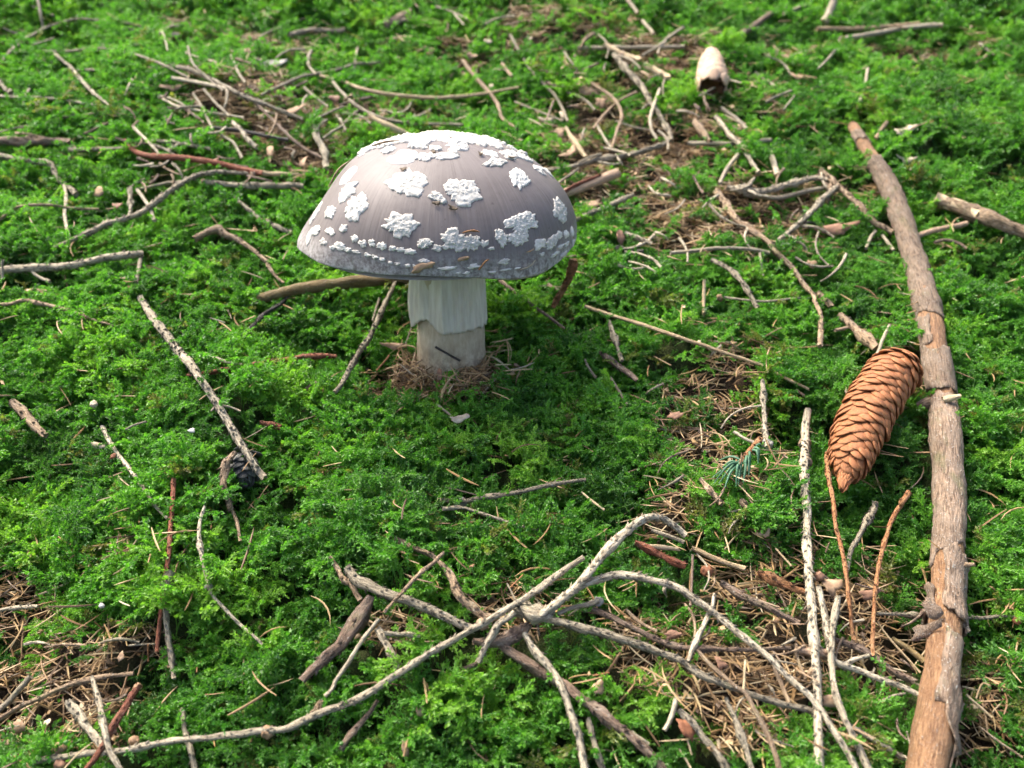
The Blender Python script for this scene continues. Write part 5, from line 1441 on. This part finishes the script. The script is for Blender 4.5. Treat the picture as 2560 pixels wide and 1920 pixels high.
# inside the frame with a margin only
out_ = ~((px_ > -500) & (px_ < 3060) & (py_ < 2400)) | (project(P)[2] < 0.05)
keepm &= ~out_ | (ss > 1.8) | (r.uniform(0, 1, len(uu)) < 0.35)
ss = np.where(out_ & (ss < 1.8), ss * 1.6, ss)
keepm &= np.hypot(uu - 0.0, vv - 0.0) > np.where((vv < 0.004) & (uu < 0.007), 0.0235, 0.0185)
uu, vv, ss, bare, P = uu[keepm], vv[keepm], ss[keepm], bare[keepm], P[keepm]
top = S_top(uu, vv) + r.normal(0, 0.0012, len(uu)) - 0.004 * np.clip(bare, 0, 1)
root = top - 0.0088 * ss
drop = np.zeros(len(uu), bool)
TS = np.array(TWIG_SAMPLES)
exempt = r.uniform(0, 1, len(uu)) < 0.045
for i in range(len(uu)):
    if exempt[i]: continue
    co, j, d = kd.find((uu[i], vv[i] + 0.003, 0))
    if d < 0.03:
        if d < TS[j][3] + 0.0015: drop[i] = True
        lim = TS[j][2] - 0.0015 * ss[i] - 0.3 * TS[j][3] + max(0.0, d - TS[j][3] - 0.003) * 0.50
        ex = top[i] - lim
        if ex > 0:
            root[i] -= ex
            if ex > 0.016: drop[i] = True
k = ~drop
uu, vv, ss, bare, root = uu[k], vv[k], ss[k], bare[k], root[k]
n = len(uu)
ang = r.uniform(0, 2 * math.pi, n)
# shoots in a cushion tend to lean the same way
ang = np.where(r.uniform(0, 1, n) < 0.55, 2.2 * w_tint(uu * 0.8 + 3, vv * 0.8) + r.normal(0, 0.7, n) - 1.2, ang)
rot = np.stack([r.normal(0, 0.28, n) + SLOPE * 0.7, r.normal(0, 0.28, n), ang], -1)
tintv = np.clip(0.48 + 0.22 * w_tint(uu, vv) + 0.12 * w_mask(uu * 0.6, vv * 0.6) + r.normal(0, 0.17, n), 0.09, 1)  # random tint, its yellow and bluish greens standing in for lit and shady moss
tintv = np.where(r.uniform(0, 1, n) < 0.035 + 0.12 * np.clip(bare, 0, 1), 0.02, tintv)
scatter("moss", to_world(uu, vv, root), rot, ss * r.uniform(0.75, 1.2, n) * np.clip(1 + 0.16 * w_size(uu, vv), 0.7, 1.35), r.integers(0, NV, n), tintv, moss_coll,
        "bright green feathery moss carpet covering the forest floor")

# dry spruce needles
def needle(seed):
    rr = np.random.default_rng(seed)
    L, w, cv = rr.uniform(0.011, 0.018), rr.uniform(0.00028, 0.00044), rr.normal(0, 0.10)
    tt = np.linspace(0, 1, 6)
    prof = np.array([0.5, 0.95, 1, 1, 0.85, 0.08])
    V, F = [], []
    for i, x in enumerate(tt):
        c = np.array([(x - 0.5) * L, cv * L * (4 * x * (1 - x)), 0])
        for j in range(4):
            a = j * math.pi / 2
            V.append(c + np.array([0, math.cos(a), math.sin(a) * 0.8]) * w * prof[i])
    for i in range(5):
        for j in range(4):
            kx = (j + 1) % 4
            F.append((4 * i + j, 4 * i + kx, 4 * i + 4 + kx, 4 * i + 4 + j))
    return V, F, None
needle_coll = proto_collection("needle_shape", [needle(i) for i in range(6)], nm_)
nN = 260000
u2, v2 = r.uniform(-0.62, 0.68, nN), r.uniform(-0.26, 0.85, nN)
P = to_world(u2, v2, np.zeros(nN))
bare, px_, py_ = bare_amount(P, u2, v2)
k = (r.uniform(0, 1, nN) < np.clip(bare * 1.1 - 0.10, 0.02, 0.95)) & (px_ > -400) & (px_ < 2960) & (py_ < 2300)
u2, v2, bare = u2[k], v2[k], bare[k]
n = len(u2)
onm = bare < 0.35
w2 = S_top(u2, v2) - np.where(onm, -0.0022, 0.0045) + r.uniform(-0.0015, 0.0030, n) - np.where(onm, 0, 0.0012)
k = np.hypot(u2, v2) > 0.020
rot = np.stack([r.normal(SLOPE, 0.15, n), r.normal(0, 0.28, n), r.uniform(0, 6.28, n)], -1)
sc_ = r.uniform(0.8, 1.2, n)
ti_ = r.beta(1.9, 2.1, n)
pt_ = to_world(u2, v2, w2)
# the heap of needles pushed up round the foot of the stem
m_ = 420
an_ = r.normal(-1.7, 0.85, m_); ra_ = 0.0195 + np.abs(r.normal(0, 0.011, m_))
hu, hv = ra_ * np.cos(an_), ra_ * np.sin(an_)
hw = S_top(hu, hv) + 0.002 + r.uniform(-0.003, 0.0045, m_) - (ra_ - 0.02) * 0.12
pt_ = np.vstack([pt_[k], to_world(hu, hv, hw)])
rot = np.vstack([rot[k], np.stack([r.normal(SLOPE, 0.4, m_), r.normal(0, 0.45, m_), r.uniform(0, 6.28, m_)], -1)])
sc_ = np.concatenate([sc_[k], r.uniform(0.8, 1.3, m_)]); ti_ = np.concatenate([ti_[k], r.beta(2, 2, m_)])
scatter("needle_litter", pt_, rot, sc_, r.integers(0, 6, len(pt_)), ti_, needle_coll,
        "brown and tan fallen spruce needles strewn in gaps of moss")

# crumbs: broken bits of bark, cone scale and leaf mixed into the litter
def crumb(seed):
    rr = np.random.default_rng(seed)
    n_ = 7
    a = np.sort(rr.uniform(0, 2 * math.pi, n_))
    rad = rr.uniform(0.0008, 0.0022, n_)
    el = rr.uniform(0.35, 0.9)
    top_ = [(math.cos(x) * q_, math.sin(x) * q_ * el, rr.normal(0, 0.0002) + 0.00025) for x, q_ in zip(a, rad)]
    bot_ = [(x, y, z - 0.0004) for x, y, z in top_]
    F = [tuple(range(n_)), tuple(range(2 * n_ - 1, n_ - 1, -1))] + [(i, n_ + i, n_ + (i + 1) % n_, (i + 1) % n_) for i in range(n_)]
    return top_ + bot_, F, None
crumb_coll = proto_collection("crumb_shape", [crumb(i) for i in range(9)], nm_)
nN = 60000
u3, v3 = r.uniform(-0.62, 0.68, nN), r.uniform(-0.26, 0.85, nN)
bare, px_, py_ = bare_amount(to_world(u3, v3, np.zeros(nN)), u3, v3)
k = (r.uniform(0, 1, nN) < np.clip(bare * 0.8 - 0.08, 0.006, 0.8)) & (px_ > -400) & (px_ < 2960) & (py_ < 2300) & (np.hypot(u3, v3) > 0.021)
u3, v3, bare = u3[k], v3[k], bare[k]
n = len(u3)
w3 = S_top(u3, v3) - np.where(bare < 0.35, -0.0015, 0.0045) + r.uniform(-0.0015, 0.0022, n)
rot = np.stack([r.normal(SLOPE, 0.35, n), r.normal(0, 0.35, n), r.uniform(0, 6.28, n)], -1)
scatter("litter_crumbs", to_world(u3, v3, w3), rot, r.uniform(0.6, 1.5, n), r.integers(0, 9, n), r.beta(1.4, 1.8, n), crumb_coll,
        "small brown crumbs of bark and leaf mixed in the needle litter")
